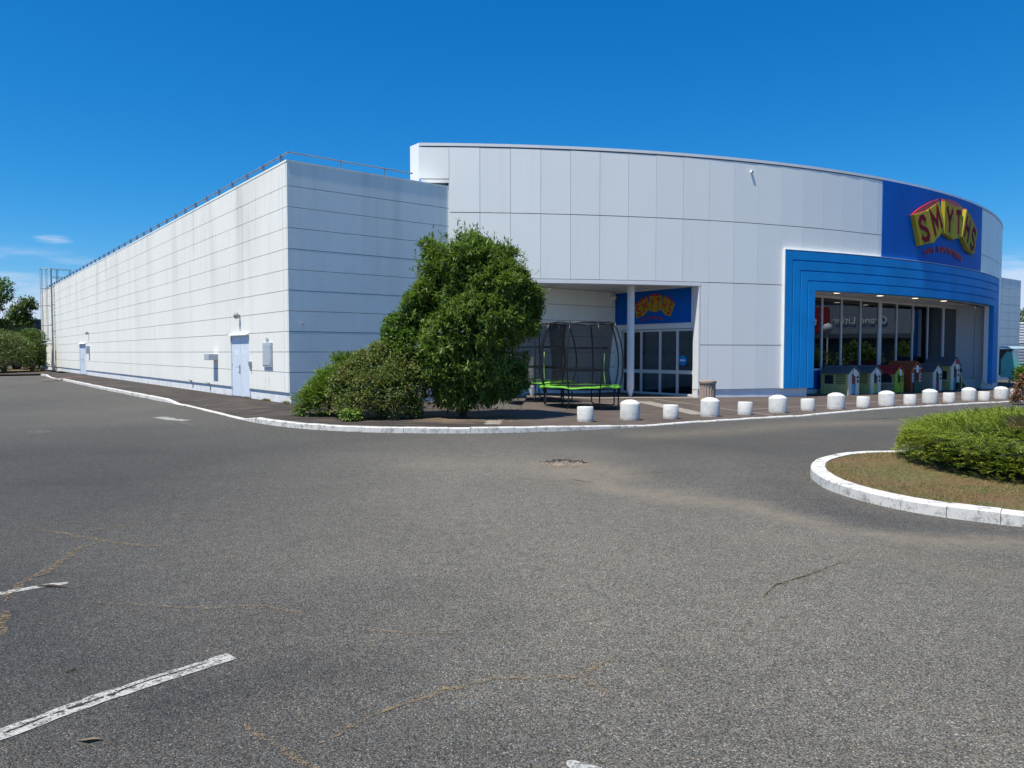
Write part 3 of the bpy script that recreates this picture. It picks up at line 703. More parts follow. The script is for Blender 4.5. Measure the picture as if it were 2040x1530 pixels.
for i, (a, b) in enumerate(zip(tb[:-1], tb[1:])):
    f = MB(); fw = .05
    for x, y, z, zz in ((a, a + fw, -.05, ztop), (b - fw, b, -.05, ztop), (a + fw, b - fw, ztop - .08, ztop), (a + fw, b - fw, -.05, .10), (a + fw, b - fw, ztr - .07, ztr + .07)):
        f.par(DW(x, -.12, z), Vector((*(e * (y - x)), 0)), Vector((*(-d2 * .09), 0)), (0, 0, zz - z))
    fo = f.build('glass_door' if i in (1, 2) else 'window', M['frame'], B)
    p = MB(); p.par(DW(a + fw, -.08, .10), Vector((*(e * (b - a - 2 * fw)), 0)), Vector((*(-d2 * .008), 0)), (0, 0, ztop - .18)); p.build('pane', M['door_glass'], fo)
    if i == 3:
        s_ = MB(); cpt = DW(DH(1358, 718)[0], -.065, DH(1358, 718)[1]); vs = [cpt + Vector((*(e * .2 * math.cos(t)), .2 * math.sin(t))) for t in np.linspace(0, 6.283, 25)[:-1]]
        s_.prism(vs, [v - Vector((*(-d2 * .003), 0)) for v in vs]); s_.build('round_sticker', M['blue'], fo)
        s_ = MB(); s_.par(cpt + Vector((*(e * -.12 - d2 * .003), -.03)), Vector((*(e * .24), 0)), Vector((*(-d2 * .002), 0)), (0, 0, .07)); s_.build('sticker_bar', M['white'], fo)
    if i in (1, 2):
        for tt, zz in ((a + .15, DH(1285, 703)[1]), (b - .15, DH(1285, 703)[1]), ((a + b) / 2, DH(1293, 730)[1])):
            s_ = MB(); s_.par(DW(tt - .03, -.066, zz - .03), Vector((*(e * .06), 0)), Vector((*(-d2 * .003), 0)), (0, 0, .06)); s_.build('door_sticker', M['black'], fo)
mb = MB()                                          # lobby behind the doors
mb.par(DW(.2, -3.0, -.2), Vector((*(e * 3.9), 0)), Vector((*(d2 * .1), 0)), (0, 0, 3.2)); mb.par(DW(.2, -.2, 2.85), Vector((*(e * 3.9), 0)), Vector((*(d2 * 2.9), 0)), (0, 0, .1))
mb.par(DW(.1, -.2, -.2), Vector((*(e * .1), 0)), Vector((*(d2 * 2.9), 0)), (0, 0, 3.1)); mb.par(DW(4.1, -.2, -.2), Vector((*(e * .1), 0)), Vector((*(d2 * 2.9), 0)), (0, 0, 3.1))
mb.build('lobby', M['grey_box'], B)
# columns
def column(px, y):
    x = (px - CX) / F * y; m_ = MB(); b_ = ph(x, y)
    m_.lathe([(.055, 0), (.06, .02), (.135, .30), (.14, .33), (.14, 4.26 - b_)], 20, (x, y, b_)); m_.build('column', M['white'], B, smooth=40)
column(1256, 28.4); column(1060, 27.5)

# shop window behind the portal
ZS = 4.22; zw = 4.13
dA = ray(1622, 591); tA = (zw - H) / dA[2]; A0 = np.array([dA[0] * tA, dA[1] * tA])
def WW(t, out, z): p = A0 + t * d2 + out * n2; return Vector((p[0], p[1], z))
def WH(px, py): return hit(px, py, A0, d2)
mull = [1622, 1638.5, 1677, 1715, 1753.5, 1787, 1819, 1849, 1880, 1907]; tw = [WH(p, 660)[0] for p in mull]; tw[0] = -1.2
fz = -.35
for i, (a, b) in enumerate(zip(tw[:-1], tw[1:])):
    f = MB(); fa = .14 if i == 4 else (.09 if i == 8 else .035); fb = .14 if i == 3 else (.09 if i == 7 else .035)
    parts = [(a, a + fa, fz, ZS), (b - fb, b, fz, ZS), (a + fa, b - fb, ZS - .10, ZS), (a + fa, b - fb, fz, .12)]
    if i == 0: parts.append((a + fa, b - fb, WH(1630, 736)[1] - .04, WH(1630, 736)[1] + .04))
    for x, y, z, zz in parts: f.par(WW(x, -.1, z), Vector((*(d2 * (y - x)), 0)), Vector((*(n2 * .1), 0)), (0, 0, zz - z))
    fo = f.build('window', M['frame'], B)
    p = MB(); p.par(WW(a + fa, -.06, .12), Vector((*(d2 * (b - a - fa - fb)), 0)), Vector((*(n2 * .008), 0)), (0, 0, ZS - .22)); p.build('pane', M['glass'], fo)
    if i == 0:
        p = MB(); p.par(WW(a + fa, -.045, .13), Vector((*(d2 * (b - a - fa - fb)), 0)), Vector((*(n2 * .01), 0)), (0, 0, WH(1630, 736)[1] - .18)); p.build('spandrel', M['blue_dark'], fo)
TWE = tw[-1]
# grey infill wall right of the windows
e0 = WW(TWE, -.02, 0); q_ = ray(1978, 650); k_ = (e0.x - q_[0] / q_[1] * e0.y) / (q_[0] / q_[1] * d1[1] - d1[0]); k_ = -k_; e1 = e0 - Vector((d1[0], d1[1], 0)) * abs(k_)
ed = Vector((e1.x - e0.x, e1.y - e0.y, 0)); el = ed.length; ed /= el; en = Vector((ed.y, -ed.x, 0))
mb = MB()
for a, b in ((0, .495), (.505, 1.0)):
    for za, zb in ((.28, 2.0), (2.02, ZS)): mb.par((e0.x + ed.x * a * el, e0.y + ed.y * a * el, za), ed * ((b - a) * el - .012), en * -.06, (0, 0, zb - za))
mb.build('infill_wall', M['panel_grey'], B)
mb = MB(); mb.par((e0.x + en.x * -.07, e0.y + en.y * -.07, -.6), ed * (el * 1.0), en * -.1, (0, 0, ZS + .6)); mb.par((e0.x + en.x * .0, e0.y + en.y * .0, -.6), ed * (el * 1.04), en * -.05, (0, 0, .86)); mb.build('infill_core', M['white'], B)
mb = MB(); pol = [WW(-1.3, -.15, ZS), WW(TWE, -.15, ZS), Vector((e1.x, e1.y, ZS)), pa(PR + 1.2, R - .45, ZS)] + [pa(a, R - .3, ZS) for a in np.linspace(PR - 2.0, PL + 2.0, 22)]
mb.prism(pol, [p + Vector((0, 0, .08)) for p in pol]); mb.build('portal_soffit', M['soffit'], B)
for t in tw[1:]:
    mb = MB(); a = WW(t, 0.0, ZS - .003); q = a + Vector((*(n2 * 1.9), 0)); mb.par(a, q - a, Vector((*(d2 * .012), 0)), (0, 0, -.003)); mb.build('soffit_joint', M['joint'], B)
mb = MB(); a0 = WW(-1.25, .0, 0); q0 = pa(PL + 2.05, R - .44, 0)
mb.par((a0.x, a0.y, -.5), (q0.x - a0.x, q0.y - a0.y, 0), (-.08, -.05, 0), (0, 0, ZS + .5)); mb.build('reveal_wall', M['panel'], B)
# shop interior
mb = MB(); D_ = 4.0
mb.par(WW(-1.3, -.12, fz), Vector((*(d2 * (TWE + 4)), 0)), Vector((*(-n2 * D_), 0)), (0, 0, .05), 1)
mb.par(WW(-1.3, -.12 - D_, fz), Vector((*(d2 * (TWE + 4)), 0)), Vector((*(-n2 * .1), 0)), (0, 0, 4.8))
mb.par(WW(-1.4, -.12, fz), Vector((*(d2 * .1), 0)), Vector((*(-n2 * D_), 0)), (0, 0, 4.8)); mb.par(WW(TWE + 2.7, -.12, fz), Vector((*(d2 * .1), 0)), Vector((*(-n2 * D_), 0)), (0, 0, 4.8))
mb.par(WW(-1.3, -.16, 4.25), Vector((*(d2 * (TWE + 4)), 0)), Vector((*(-n2 * D_), 0)), (0, 0, .1))
mb.build('shop_interior', [M['interior'], M['interior_floor']], B)
for i in range(7):
    for j in range(2):
        mb = MB(); mb.par(WW(.2 + i * 1.9 + j * .8, -.9 - j * 1.5, 4.19), Vector((*(d2 * 1.0), 0)), Vector((*(-n2 * .14), 0)), (0, 0, .06)); mb.build('ceiling_tube', M['tube_on'], B)
mb = MB()
for i, (t, ww_, hh, dd) in enumerate(((1, 1.5, 1.7, 2.2), (3.3, 1.8, 1.4, 2.6), (6, 1.4, 1.9, 2.3), (8.6, 1.6, 1.5, 2.5), (11.0, 1.7, 2.2, 1.7))):
    mb.par(WW(t, -dd, fz + .05), Vector((*(d2 * ww_), 0)), Vector((*(-n2 * .5), 0)), (0, 0, hh))
mb.build('shop_shelving', M['blue_dark'], B)

# side doors
for i, (s0, s1) in enumerate(doors):
    zt = 2.30 if i == 0 else 2.30; zb = PV + .01
    f = MB(); f.par(LW(s0 - .03, -.12, zb), Vector((*(d1 * .04), 0)), Vector((*(-d2 * .11), 0)), (0, 0, zt - zb + .03)); f.par(LW(s1 - .01, -.12, zb), Vector((*(d1 * .04), 0)), Vector((*(-d2 * .11), 0)), (0, 0, zt - zb + .03))
    f.par(LW(s0 + .01, -.12, zt), Vector((*(d1 * (s1 - s0 - .02)), 0)), Vector((*(-d2 * .11), 0)), (0, 0, .03))
    fo = f.build('door', M['door'], B); mid = (s0 + s1) / 2
    for a, b in ((s0 + .012, mid - .006), (mid + .006, s1 - .012)):
        p = MB(); p.par(LW(a, -.08, zb + .01), Vector((*(d1 * (b - a)), 0)), Vector((*(-d2 * .05), 0)), (0, 0, zt - zb - .012)); p.build('leaf', M['door'], fo)
        for zz in (.3, 1.15, 2.1):
            p = MB(); hx = s0 + .02 if a < mid - .1 and b < mid else s1 - .04
            p.par(LW(hx, -.03, zb + zz - .06), Vector((*(d1 * .02), 0)), Vector((*(-d2 * .02), 0)), (0, 0, .10)); p.build('hinge', M['steel'], fo)
    for a in (s0 + .28, mid + .28):
        p = MB(); p.par(LW(a, -.03, 1.62), Vector((*(d1 * .36), 0)), Vector((*(-d2 * .004), 0)), (0, 0, .16)); p.build('notice', M['white'], fo)
    p = MB(); p.par(LW(mid + .05, -.03, 1.0), Vector((*(d1 * .06), 0)), Vector((*(-d2 * .02), 0)), (0, 0, .28)); p.tube([LW(mid + .08, -.01, 1.2), LW(mid + .08, .06, 1.2), LW(mid + .24, .06, 1.2)], .013, 6); p.build('handle', M['steel'], fo)
    p = MB(); p.prism([LW(s0 - .06, -.02, zt + .02), LW(s0 - .06, .10, zt + .02), LW(s0 - .06, .10, zt + .05), LW(s0 - .06, -.02, zt + .10)], [LW(s1 + .06, -.02, zt + .02), LW(s1 + .06, .10, zt + .02), LW(s1 + .06, .10, zt + .05), LW(s1 + .06, -.02, zt + .10)])
    p.build('drip_cap', M['white'], fo)

# ------------------------------------------------------------------ things on the walls
def wall_thing(name, label, cat, s, z, group=None):
    p = LW(s, 0, z); rz = math.atan2(d1[1], d1[0]); return empty(name, label, cat, group, p, rz)   # local x along wall (far), local y = outward (-d2)
def cabinet(s, z, w_, h, d, label, small=False):
    o = wall_thing('electrical_cabinet', label, 'cabinet', s, z, 'grey wall cabinets')
    m_ = MB(); m_.cbox(-w_ / 2, w_ / 2, 0, d, 0, h, .01); m_.build('casing', M['grey_box'], o)
    m_ = MB(); m_.cbox(-w_ / 2 + .04, w_ / 2 - .04, d - .005, d + .012, .06, h - .05, .004); m_.build('door', M['grey_box'], o)
    for zz in (.12, h - .16): m_ = MB(); m_.cbox(-w_ / 2 + .035, -w_ / 2 + .06, d + .012, d + .03, zz, zz + .05, .003); m_.build('latch', M['steel'], o)
    if not small: m_ = MB(); m_.tube([(-.05, d * .5, h), (-.05, d * .5, h + .14), (.12, d * .5, h + .14), (.12, d * .5, h)], .012, 6); m_.build('bracket', M['steel'], o)
    return o
# flip: local y should point outward (-d2); with x = d1, y = z x x = rotated +90 => check sign
rot90 = np.array([-d1[1], d1[0]]); OUT = 1.0 if rot90 @ (-d2) > 0 else -1.0
s_, z_ = SH(535, 733); cabinet(SH(535, 720)[0], SH(535, 731)[1], .78, .80, .06, 'tall grey electrical cabinet on the side wall near the corner')
s_ = SH(178, 697)[0]; cabinet(s_, 1.62, .42, .55, .20, 'small grey cabinet on the side wall beside the far door', True)
def wall_lamp(px, py, label):
    s_, z_ = SH(px, py); o = wall_thing('wall_lamp', label, 'lamp', s_, z_, 'bulkhead lamps on the side wall')
    m_ = MB(); m_.cbox(-.05, .05, 0, .10, -.06, .06, .008); m_.build('base', M['steel'], o)
    m_ = MB(); m_.lathe([(.02, -.10), (.07, -.08), (.09, 0), (.08, .07), (.03, .10)], 14, (0, .13, .02)); m_.build('globe', M['lamp_glass'], o, smooth=True)
    m_ = MB()
    for k in range(6): a = k * math.pi / 3; m_.tube([(.04 * math.cos(a), .13 + .04 * math.sin(a), .13), (.10 * math.cos(a), .13 + .10 * math.sin(a), .02), (.04 * math.cos(a), .13 + .04 * math.sin(a), -.10)], .006, 5)
    m_.build('cage', M['steel'], o)
    m_ = MB(); m_.tube([(0, .012, -.06), (0, .012, -.72)], .010, 6); m_.build('conduit', M['white'], o)
wall_lamp(478, 630, 'caged wall lamp above the nearer side door'); wall_lamp(177, 664, 'caged wall lamp above the far side door')
s_, z_ = SH(430, 711); o = wall_thing('vent_box', 'pale box vent projecting from the side wall left of the near door', 'vent', s_, z_)
m_ = MB(); m_.cbox(-.28, .28, 0, .36, -.12, .12, .012); m_.build('hood', M['grey_box'], o); m_ = MB(); m_.cbox(.28, .295, .05, .31, -.10, .10, .003); m_.build('grille', M['grey_box'], o)
s_, z_ = SH(500.5, 725); o = wall_thing('key_box', 'small grey key box on the side wall right of the near door', 'key box', s_, z_)
m_ = MB(); m_.cbox(-.07, .07, 0, .09, -.05, .09, .008); m_.build('body', M['steel'], o); m_ = MB(); m_.cbox(-.06, -.01, .0, .07, -.20, -.05, .005); m_.build('lever', M['steel'], o)
for i, px in enumerate((417, 382)):
    s_, z_ = SH(px, 764 if i == 0 else 759); o = wall_thing('wall_bracket', ['small steel bracket low on the side wall under the box vent', 'small steel bracket low on the side wall two metres left of the vent'][i], 'bracket', s_, z_, 'low wall brackets')
    m_ = MB(); m_.cbox(-.08, .08, 0, .05, -.05, .05, .006); m_.build('plate', M['steel'], o); m_ = MB(); m_.tube([(-.05, .03, .0), (.07, .10, .06)], .025, 6); m_.build('stub', M['steel'], o)
# hook on the shaded front wall, pipe stub on the screen, camera in the recess
s_, z_ = hit(601, 646, C0, d2); p = FW(s_, 0, z_)
m_ = MB(); m_.tube([p, p + Vector((*(n2 * .10), .02))], .018, 8); m_.tube([p + Vector((*(n2 * .09), .02)), p + Vector((*(n2 * .13), .05))], .012, 6)
tag(m_.build('wall_hook', M['steel']), 'small steel hook on the shaded front wall near the corner', 'hook')
d = ray(1494, 331); a_ = 19.34; p = pa(a_, R, 8.62)
m_ = MB(); m_.tube([p - (pa(a_, R + 1, 0) - pa(a_, R, 0)) * .05, p + (pa(a_, R + 1, 0) - pa(a_, R, 0)) * .075 + Vector((0, 0, -.02))], .055, 12)
tag(m_.build('overflow_pipe', M['panel_white']), 'short white overflow pipe near the top of the curved wall', 'pipe')
s_, z_ = hit(1218, 598, C0, d2); o = empty('security_camera', 'small white security camera on the recess wall left of the blue sign', 'camera', None, FW(s_, 0, z_), math.atan2(d2[1], d2[0]))
m_ = MB(); m_.cbox(-.05, .05, -.08, 0, -.1, .12, .008); m_.build('bracket', M['white_plastic'], o); m_ = MB(); m_.cbox(-.06, .06, -.30, -.06, .02, .14, .01); m_.build('body', M['white_plastic'], o); m_ = MB(); m_.tube([(0, -.30, .08), (0, -.32, .08)], .035, 10); m_.build('lens', M['black'], o)

# roof railing
o = empty('roof_railing', 'low steel guard rail along the roof edge of the white box', 'railing')
m_ = MB(); rz_ = ZR + .27
m_.tube([LW(LEN - 3, -.12, rz_), LW(.12, -.12, rz_)] , .032, 6); m_.tube([LW(.12, -.12, rz_), FW(4.50, -.12, rz_)], .026, 6); m_.build('rail', M['rail'], o)
for k in range(40):
    s_ = .72 + 1.58 * k
    if s_ > LEN - 3: break
    m_ = MB(); m_.par(LW(s_, -.16, ZR), Vector((*(d1 * .03), 0)), Vector((*(-d2 * .10), 0)), (0, 0, .32)); m_.build('post', M['rail'], o)
for px in (681, 769):
    s_ = hit(px, 330, C0, d2)[0]; m_ = MB(); m_.par(FW(s_, -.16, ZR), Vector((*(d2 * .015), 0)), Vector((*(n2 * .06), 0)), (0, 0, .30)); m_.build('post', M['rail'], o)

# caged ladder
sL = 53.9; o = empty('access_ladder', 'tall caged steel ladder on the far end of the side wall', 'ladder', None, LW(sL, 0, PV), math.atan2(d1[1], d1[0]))
Y_ = OUT
def LL(x, y, z): return (x, y * Y_, z - PV)
for x in (-.28, .28):
    m_ = MB(); m_.box(x - .03, x + .03, min(.16 * Y_, .22 * Y_), max(.16 * Y_, .22 * Y_), 0.02, 9.05 - PV); m_.build('stile', M['steel'], o)
m_ = MB()
for k in range(30): m_.tube([LL(-.27, .19, .4 + .28 * k), LL(.27, .19, .4 + .28 * k)], .013, 5)
m_.build('rungs', M['steel'], o)
for z in (2.75, 4.1, 5.8, 7.3, 9.0):
    m_ = MB(); m_.tube([LL(-.30, .19, z)] + [LL(.42 * -math.cos(t), .30 + .72 * math.sin(t), z) for t in np.linspace(0.1, 3.04, 11)] + [LL(.30, .19, z)], .026, 6); m_.build('hoop', M['steel'], o)
for t in np.linspace(.35, 2.79, 5):
    m_ = MB(); x, y = .42 * -math.cos(t), .30 + .72 * math.sin(t); m_.tube([LL(x, y, 2.75), LL(x, y, 9.0)], .019, 5); m_.build('cage_bar', M['steel'], o)
for z in (1.3, 3.6, 5.9, 7.45):
    m_ = MB(); m_.tube([LL(-.28, .0, z), LL(-.28, .2, z)], .02, 5); m_.tube([LL(.28, .0, z), LL(.28, .2, z)], .02, 5); m_.build('wall_fixing', M['steel'], o)
m_ = MB()
for x in (-.45, .45):
    for y in (-.25, -1.25): m_.tube([LL(x, y, 7.5), LL(x, y, 9.0)], .028, 6)
    for z in (8.3, 9.0): m_.tube([LL(x, .15, z), LL(x, -1.25, z)], .026, 6)
m_.build('roof_guard', M['rail'], o)
m_ = MB(); m_.cbox(-.25, .25, min(.28 * Y_, .9 * Y_), max(.28 * Y_, .9 * Y_), 2.42 - PV, 2.52 - PV, .01); m_.build('hatch', M['grey_box'], o)

# ------------------------------------------------------------------ lettering
GL = {  # stroke glyphs in a unit box
 'S': [[(.90, .80), (.72, .97), (.35, .97), (.13, .80), (.17, .62), (.50, .50), (.83, .38), (.88, .20), (.66, .03), (.30, .03), (.08, .20)]],
 'M': [[(.08, 0), (.10, 1), (.50, .35), (.90, 1), (.92, 0)]], 'Y': [[(.05, 1), (.5, .48), (.95, 1)], [(.5, .52), (.5, 0)]],
 'T': [[(.05, .93), (.95, .93)], [(.5, .93), (.5, 0)]], 'H': [[(.12, 0), (.12, 1)], [(.88, 0), (.88, 1)], [(.12, .5), (.88, .5)]],
 'O': [[(.5, 1), (.15, .85), (.05, .5), (.15, .15), (.5, 0), (.85, .15), (.95, .5), (.85, .85), (.5, 1)]], 'U': [[(.08, 1), (.08, .25), (.3, .02), (.7, .02), (.92, .25), (.92, 1)]],
 'P': [[(.1, 0), (.1, .97), (.7, .97), (.92, .75), (.7, .5), (.1, .5)]], 'E': [[(.9, .97), (.1, .97), (.1, .03), (.9, .03)], [(.1, .5), (.75, .5)]],
 'R': [[(.1, 0), (.1, .97), (.7, .97), (.92, .75), (.7, .52), (.1, .52)], [(.45, .52), (.95, 0)]]}
def ribbon(pts, wd):
    p = np.array(pts, float); n = len(p); lft = []; rgt = []
    for i in range(n):
        a = p[i] - p[max(i - 1, 0)]; b = p[min(i + 1, n - 1)] - p[i]
        a = a / (np.hypot(*a) + 1e-9) if i > 0 else None; b = b / (np.hypot(*b) + 1e-9) if i < n - 1 else None
        t = (a if b is None else b if a is None else a + b); t = t / (np.hypot(*t) + 1e-9); nn = np.array([-t[1], t[0]])
        k = 1.0
        if a is not None and b is not None: k = 1 / max(.45, nn @ np.array([-a[1], a[0]]))
        lft.append(p[i] + nn * wd / 2 * k); rgt.append(p[i] - nn * wd / 2 * k)
    return lft, rgt
def glyph(mb, ch, mapf, wd, depth):                # mapf(u, v, w) -> Vector
    for k, st in enumerate(GL[ch]):
        l, r = ribbon(st, wd); dd = depth + k * .002
        for i in range(len(l) - 1):
            q = [l[i], l[i + 1], r[i + 1], r[i]]
            mb.prism([mapf(*x, dd) for x in q], [mapf(*x, 0) for x in q])
# the logo: three folded pairs of boards, drawn in (u, v), metres on the wall
LOGO = dict(
 pairs=[([(440, 457), (640, 338), (860, 110)], [(540, 1000), (760, 902), (960, 588)], 'SM'),
        ([(935, 73), (1140, 118), (1325, 87)], [(935, 693), (1110, 775), (1300, 683)], 'YT'),
        ([(1380, 115), (1540, 280), (1720, 500)], [(1290, 675), (1440, 912), (1600, 972)], 'HS')],
 caps=[[(440, 455), (520, 340), (620, 235), (740, 130), (862, 50), (860, 110), (640, 338)], [(935, 73), (940, 30), (1060, 5), (1190, 12), (1322, 60), (1325, 87), (1140, 118)],
       [(1380, 115), (1400, 85), (1510, 165), (1620, 290), (1722, 452), (1720, 500), (1540, 280)]])
def uv(p): return np.array([(p[0] - 1080) * .0054, (540 - p[1]) * .00236])
def bil(tl, tr, bl, br, u, v): return (tl * (1 - u) + tr * u) * v + (bl * (1 - u) + br * u) * (1 - v)
def logo(parent, put, deep, k=1.0, tagw=.028):
    """put(u, v, w) places a logo point; deep = fold depths (edge, ridge), back plane"""
    lo, hi, bk = deep
    for tops, bots, chs in LOGO['pairs']:
        T = [uv(p) * k for p in tops]; Bo = [uv(p) * k for p in bots]; W = [hi, (hi + lo) / 2, lo]
        m_ = MB()
        fr = [put(*T[i], W[i]) for i in range(3)] + [put(*Bo[i], W[i]) for i in (2, 1, 0)]; WB = [hi, hi * .93 + lo * .07, hi * .8 + lo * .2]; fr = fr[:3] + [put(*Bo[i], WB[i]) for i in (2, 1, 0)]; b_ = [put(*T[i], bk) for i in range(3)] + [put(*Bo[i], bk) for i in (2, 1, 0)]
        n = 6; vs = fr + b_; m_.add(vs, [(0, 1, 4, 5), (1, 2, 3, 4), (6 + 5, 6 + 4, 6 + 1, 6 + 0), (6 + 4, 6 + 3, 6 + 2, 6 + 1)] + [(i, n + i, n + (i + 1) % n, (i + 1) % n) for i in range(n)])
        m_.build('sign_board', M['yellow'], parent)
        for i in range(2):
            q = [np.r_[T[i], W[i]], np.r_[T[i + 1], W[i + 1]], np.r_[Bo[i], WB[i]], np.r_[Bo[i + 1], WB[i + 1]]]
            def mf(u_, v_, w_): x = bil(*q, .17 + .66 * u_, .13 + .74 * v_); return put(x[0], x[1], x[2] + w_)
            m_ = MB(); glyph(m_, chs[i], mf, .235, .012 if deep[1] > .1 else .004); m_.build('letter', M['maroon'] if deep[1] > .1 else M['red'], parent)
    for cap in LOGO['caps']:
        P_ = [uv(p) * k for p in cap]; m_ = MB(); m_.prism([put(*p, lo * .86 + bk * .1) for p in P_], [put(*p, bk) for p in P_]); m_.build('sign_cap', M['red'], parent)
    txt = 'TOYS SUPERSTORES'; n = len(txt)
    for i, ch in enumerate(txt):
        if ch == ' ': continue
        t = i / (n - 1) * 2 - 1; x = -.32 * k + 1.85 * k * t; y = -1.06 * k - .26 * k * t * t; ang = -t * .30; c_, s2 = math.cos(ang), math.sin(ang); wl, hl = .18 * k, .22 * k
        def mf(u_, v_, w_): a, b = (u_ - .5) * wl, (v_ - .5) * hl; return put(x + a * c_ - b * s2, y + a * s2 + b * c_, bk + .003 + w_)
        m_ = MB(); glyph(m_, ch, mf, .24, tagw); m_.build('tagline_letter', M['red'], parent)
sg = empty('store_sign', 'big folded yellow and red letter sign high on the blue field', 'sign')
ac = 37.6
dsn = ray(1880, 452); 
def put_big(u_, v_, w_): return pa(ac + math.degrees(u_ / R), R + .03 + w_, 7.50 + v_)
logo(sg, put_big, (.12, .20, .02), 1.0)
es = empty('entrance_sign', 'blue board with the flat yellow and red logo above the glass doors', 'sign')
zs0, zs1 = 2.88, 4.22; m_ = MB(); m_.par(DW(.02, .004, zs0), Vector((*(e * 4.02), 0)), Vector((*(-d2 * .02), 0)), (0, 0, zs1 - zs0)); m_.build('board', M['blue_dark'], es)
m_ = MB(); m_.par(DW(4.045, .0, zs0 + .0), Vector((*(e * .16), 0)), Vector((*(-d2 * .03), 0)), (0, 0, zs1 - zs0)); m_.build('board_edge', M['white'], es)
def put_small(u_, v_, w_): return DW(2.16 + u_, .024 + w_, 3.56 + v_ * 1.3)
logo(es, put_small, (.006, .006, .001), .31, .003)

# recessed downlights
for i, (px, py) in enumerate(((1668, 583), (1753.5, 588.5), (1823.5, 593.5), (1880, 599), (1926, 604.5))):
    d = ray(px, py); t = (ZS - H) / d[2]; x, y = d[0] * t, d[1] * t
    nm = ['nearest the left upright of the portal', 'second from the left upright', 'middle one of the five', 'fourth from the left upright', 'nearest the right end, unlit'][i]
    o = empty('downlight', 'round recessed downlight in the portal soffit, ' + nm, 'light', 'downlights in the portal soffit', (x, y, ZS))
    m_ = MB(); m_.lathe([(.165, -.014), (.18, -.006), (.18, .0)], 20); m_.build('bezel', M['white'], o)
    m_ = MB(); m_.lathe([(.02, -.035), (.10, -.03), (.145, -.018), (.145, -.0145)], 20); m_.build('lens', M['lamp_on'] if i < 4 else M['grey_box'], o)

# ------------------------------------------------------------------ bollards
ordn = ['first', 'second', 'third', 'fourth', 'fifth', 'sixth', 'seventh', 'eighth', 'ninth']
BT = [(1255, 838), (1414, 831), (1549.5, 823.3), (1665, 815.8), (1766, 809.4), (1852, 803.7), (1929.5, 798.6), (1993.5, 795.3)]
BS = [(1166, 841), (1336, 835), (1484, 827.3), (1609, 818.8), (1719, 812.5), (1812.5, 806.9), (1890, 802), (1960, 798.4), (2023, 792)]
tall = MB(); tall.lathe([(.245, -.1), (.25, 0), (.25, .405), (.246, .418), (.22, .445), (.17, .476), (.10, .50), (.02, .51)], 32)
small = MB(); small.lathe([(.192, -.1), (.195, 0), (.195, .335), (.185, .35), (.06, .353)], 28)
WT = ['in front of the round column', 'in front of the fluted bin', 'before plain grey wall panels', 'before the leftmost playhouse', 'before the red-roofed playhouses', 'before the magenta-door playhouse', 'right of the tallest playhouse', 'by the right portal foot']
WS = ['broken rim, nearest the trampoline', 'between the column and the bin', 'right of the bin', 'below the left upright of the portal', 'before the second grey playhouse', 'before the brick-red playhouse', 'before the tallest playhouse', 'below the grey infill wall', 'half hidden by the reddish plant']
def rise(px, py):
    p = GP(px, py); d = p / np.hypot(*p); return p, d
for lst, base_, lab, nm, rad in ((BT, tall, WT, 'domed', .25), (BS, small, WS, 'low', .195)):
    first = None
    for i, (px, py) in enumerate(lst):
        p, d = rise(px, py); c = p + d * rad; z = ph(*c)
        if first is None: o = first = base_.build('bollard', M['bollard'], smooth=35)
        else: o = first.copy(); col_.objects.link(o)
        o.location = (c[0], c[1], z); o.rotation_euler = (random.uniform(-.02, .02), random.uniform(-.02, .02), random.uniform(0, 6.28))
        tag(o, ('%s %s white concrete bollard from the left, %s' % (ordn[i], {'domed': 'domed', 'low': 'low flat'}[nm], lab[i])), 'bollard', {'domed': 'tall domed bollards along the kerb', 'low': 'low flat bollards along the kerb'}[nm])

# litter bin
p = GP(1413, 798); o = empty('litter_bin', 'fluted stone litter bin with a rounded rim beside the entrance jamb', 'bin', None, (p[0], p[1] + .25, ph(p[0], p[1])))
m_ = MB(); nseg = 72; vs = []; 
for z in (0, .60):
    for k in range(nseg): a = 2 * math.pi * k / nseg; r = .265 + (.016 if (k % 4) in (0, 1) else -.014); vs.append((r * math.cos(a), r * math.sin(a), z))
m_.add(vs, [(k, (k + 1) % nseg, nseg + (k + 1) % nseg, nseg + k) for k in range(nseg)]); m_.build('body', M['bin'], o)
m_ = MB(); m_.lathe([(.24, .595), (.30, .60), (.315, .64), (.305, .70), (.27, .72), (.22, .715), (.21, .60)], 32); m_.build('rim', M['bin'], o, smooth=50)
m_ = MB(); m_.lathe([(.235, .72), (.24, .735), (.20, .74)], 28); m_.build('liner', M['steel'], o)

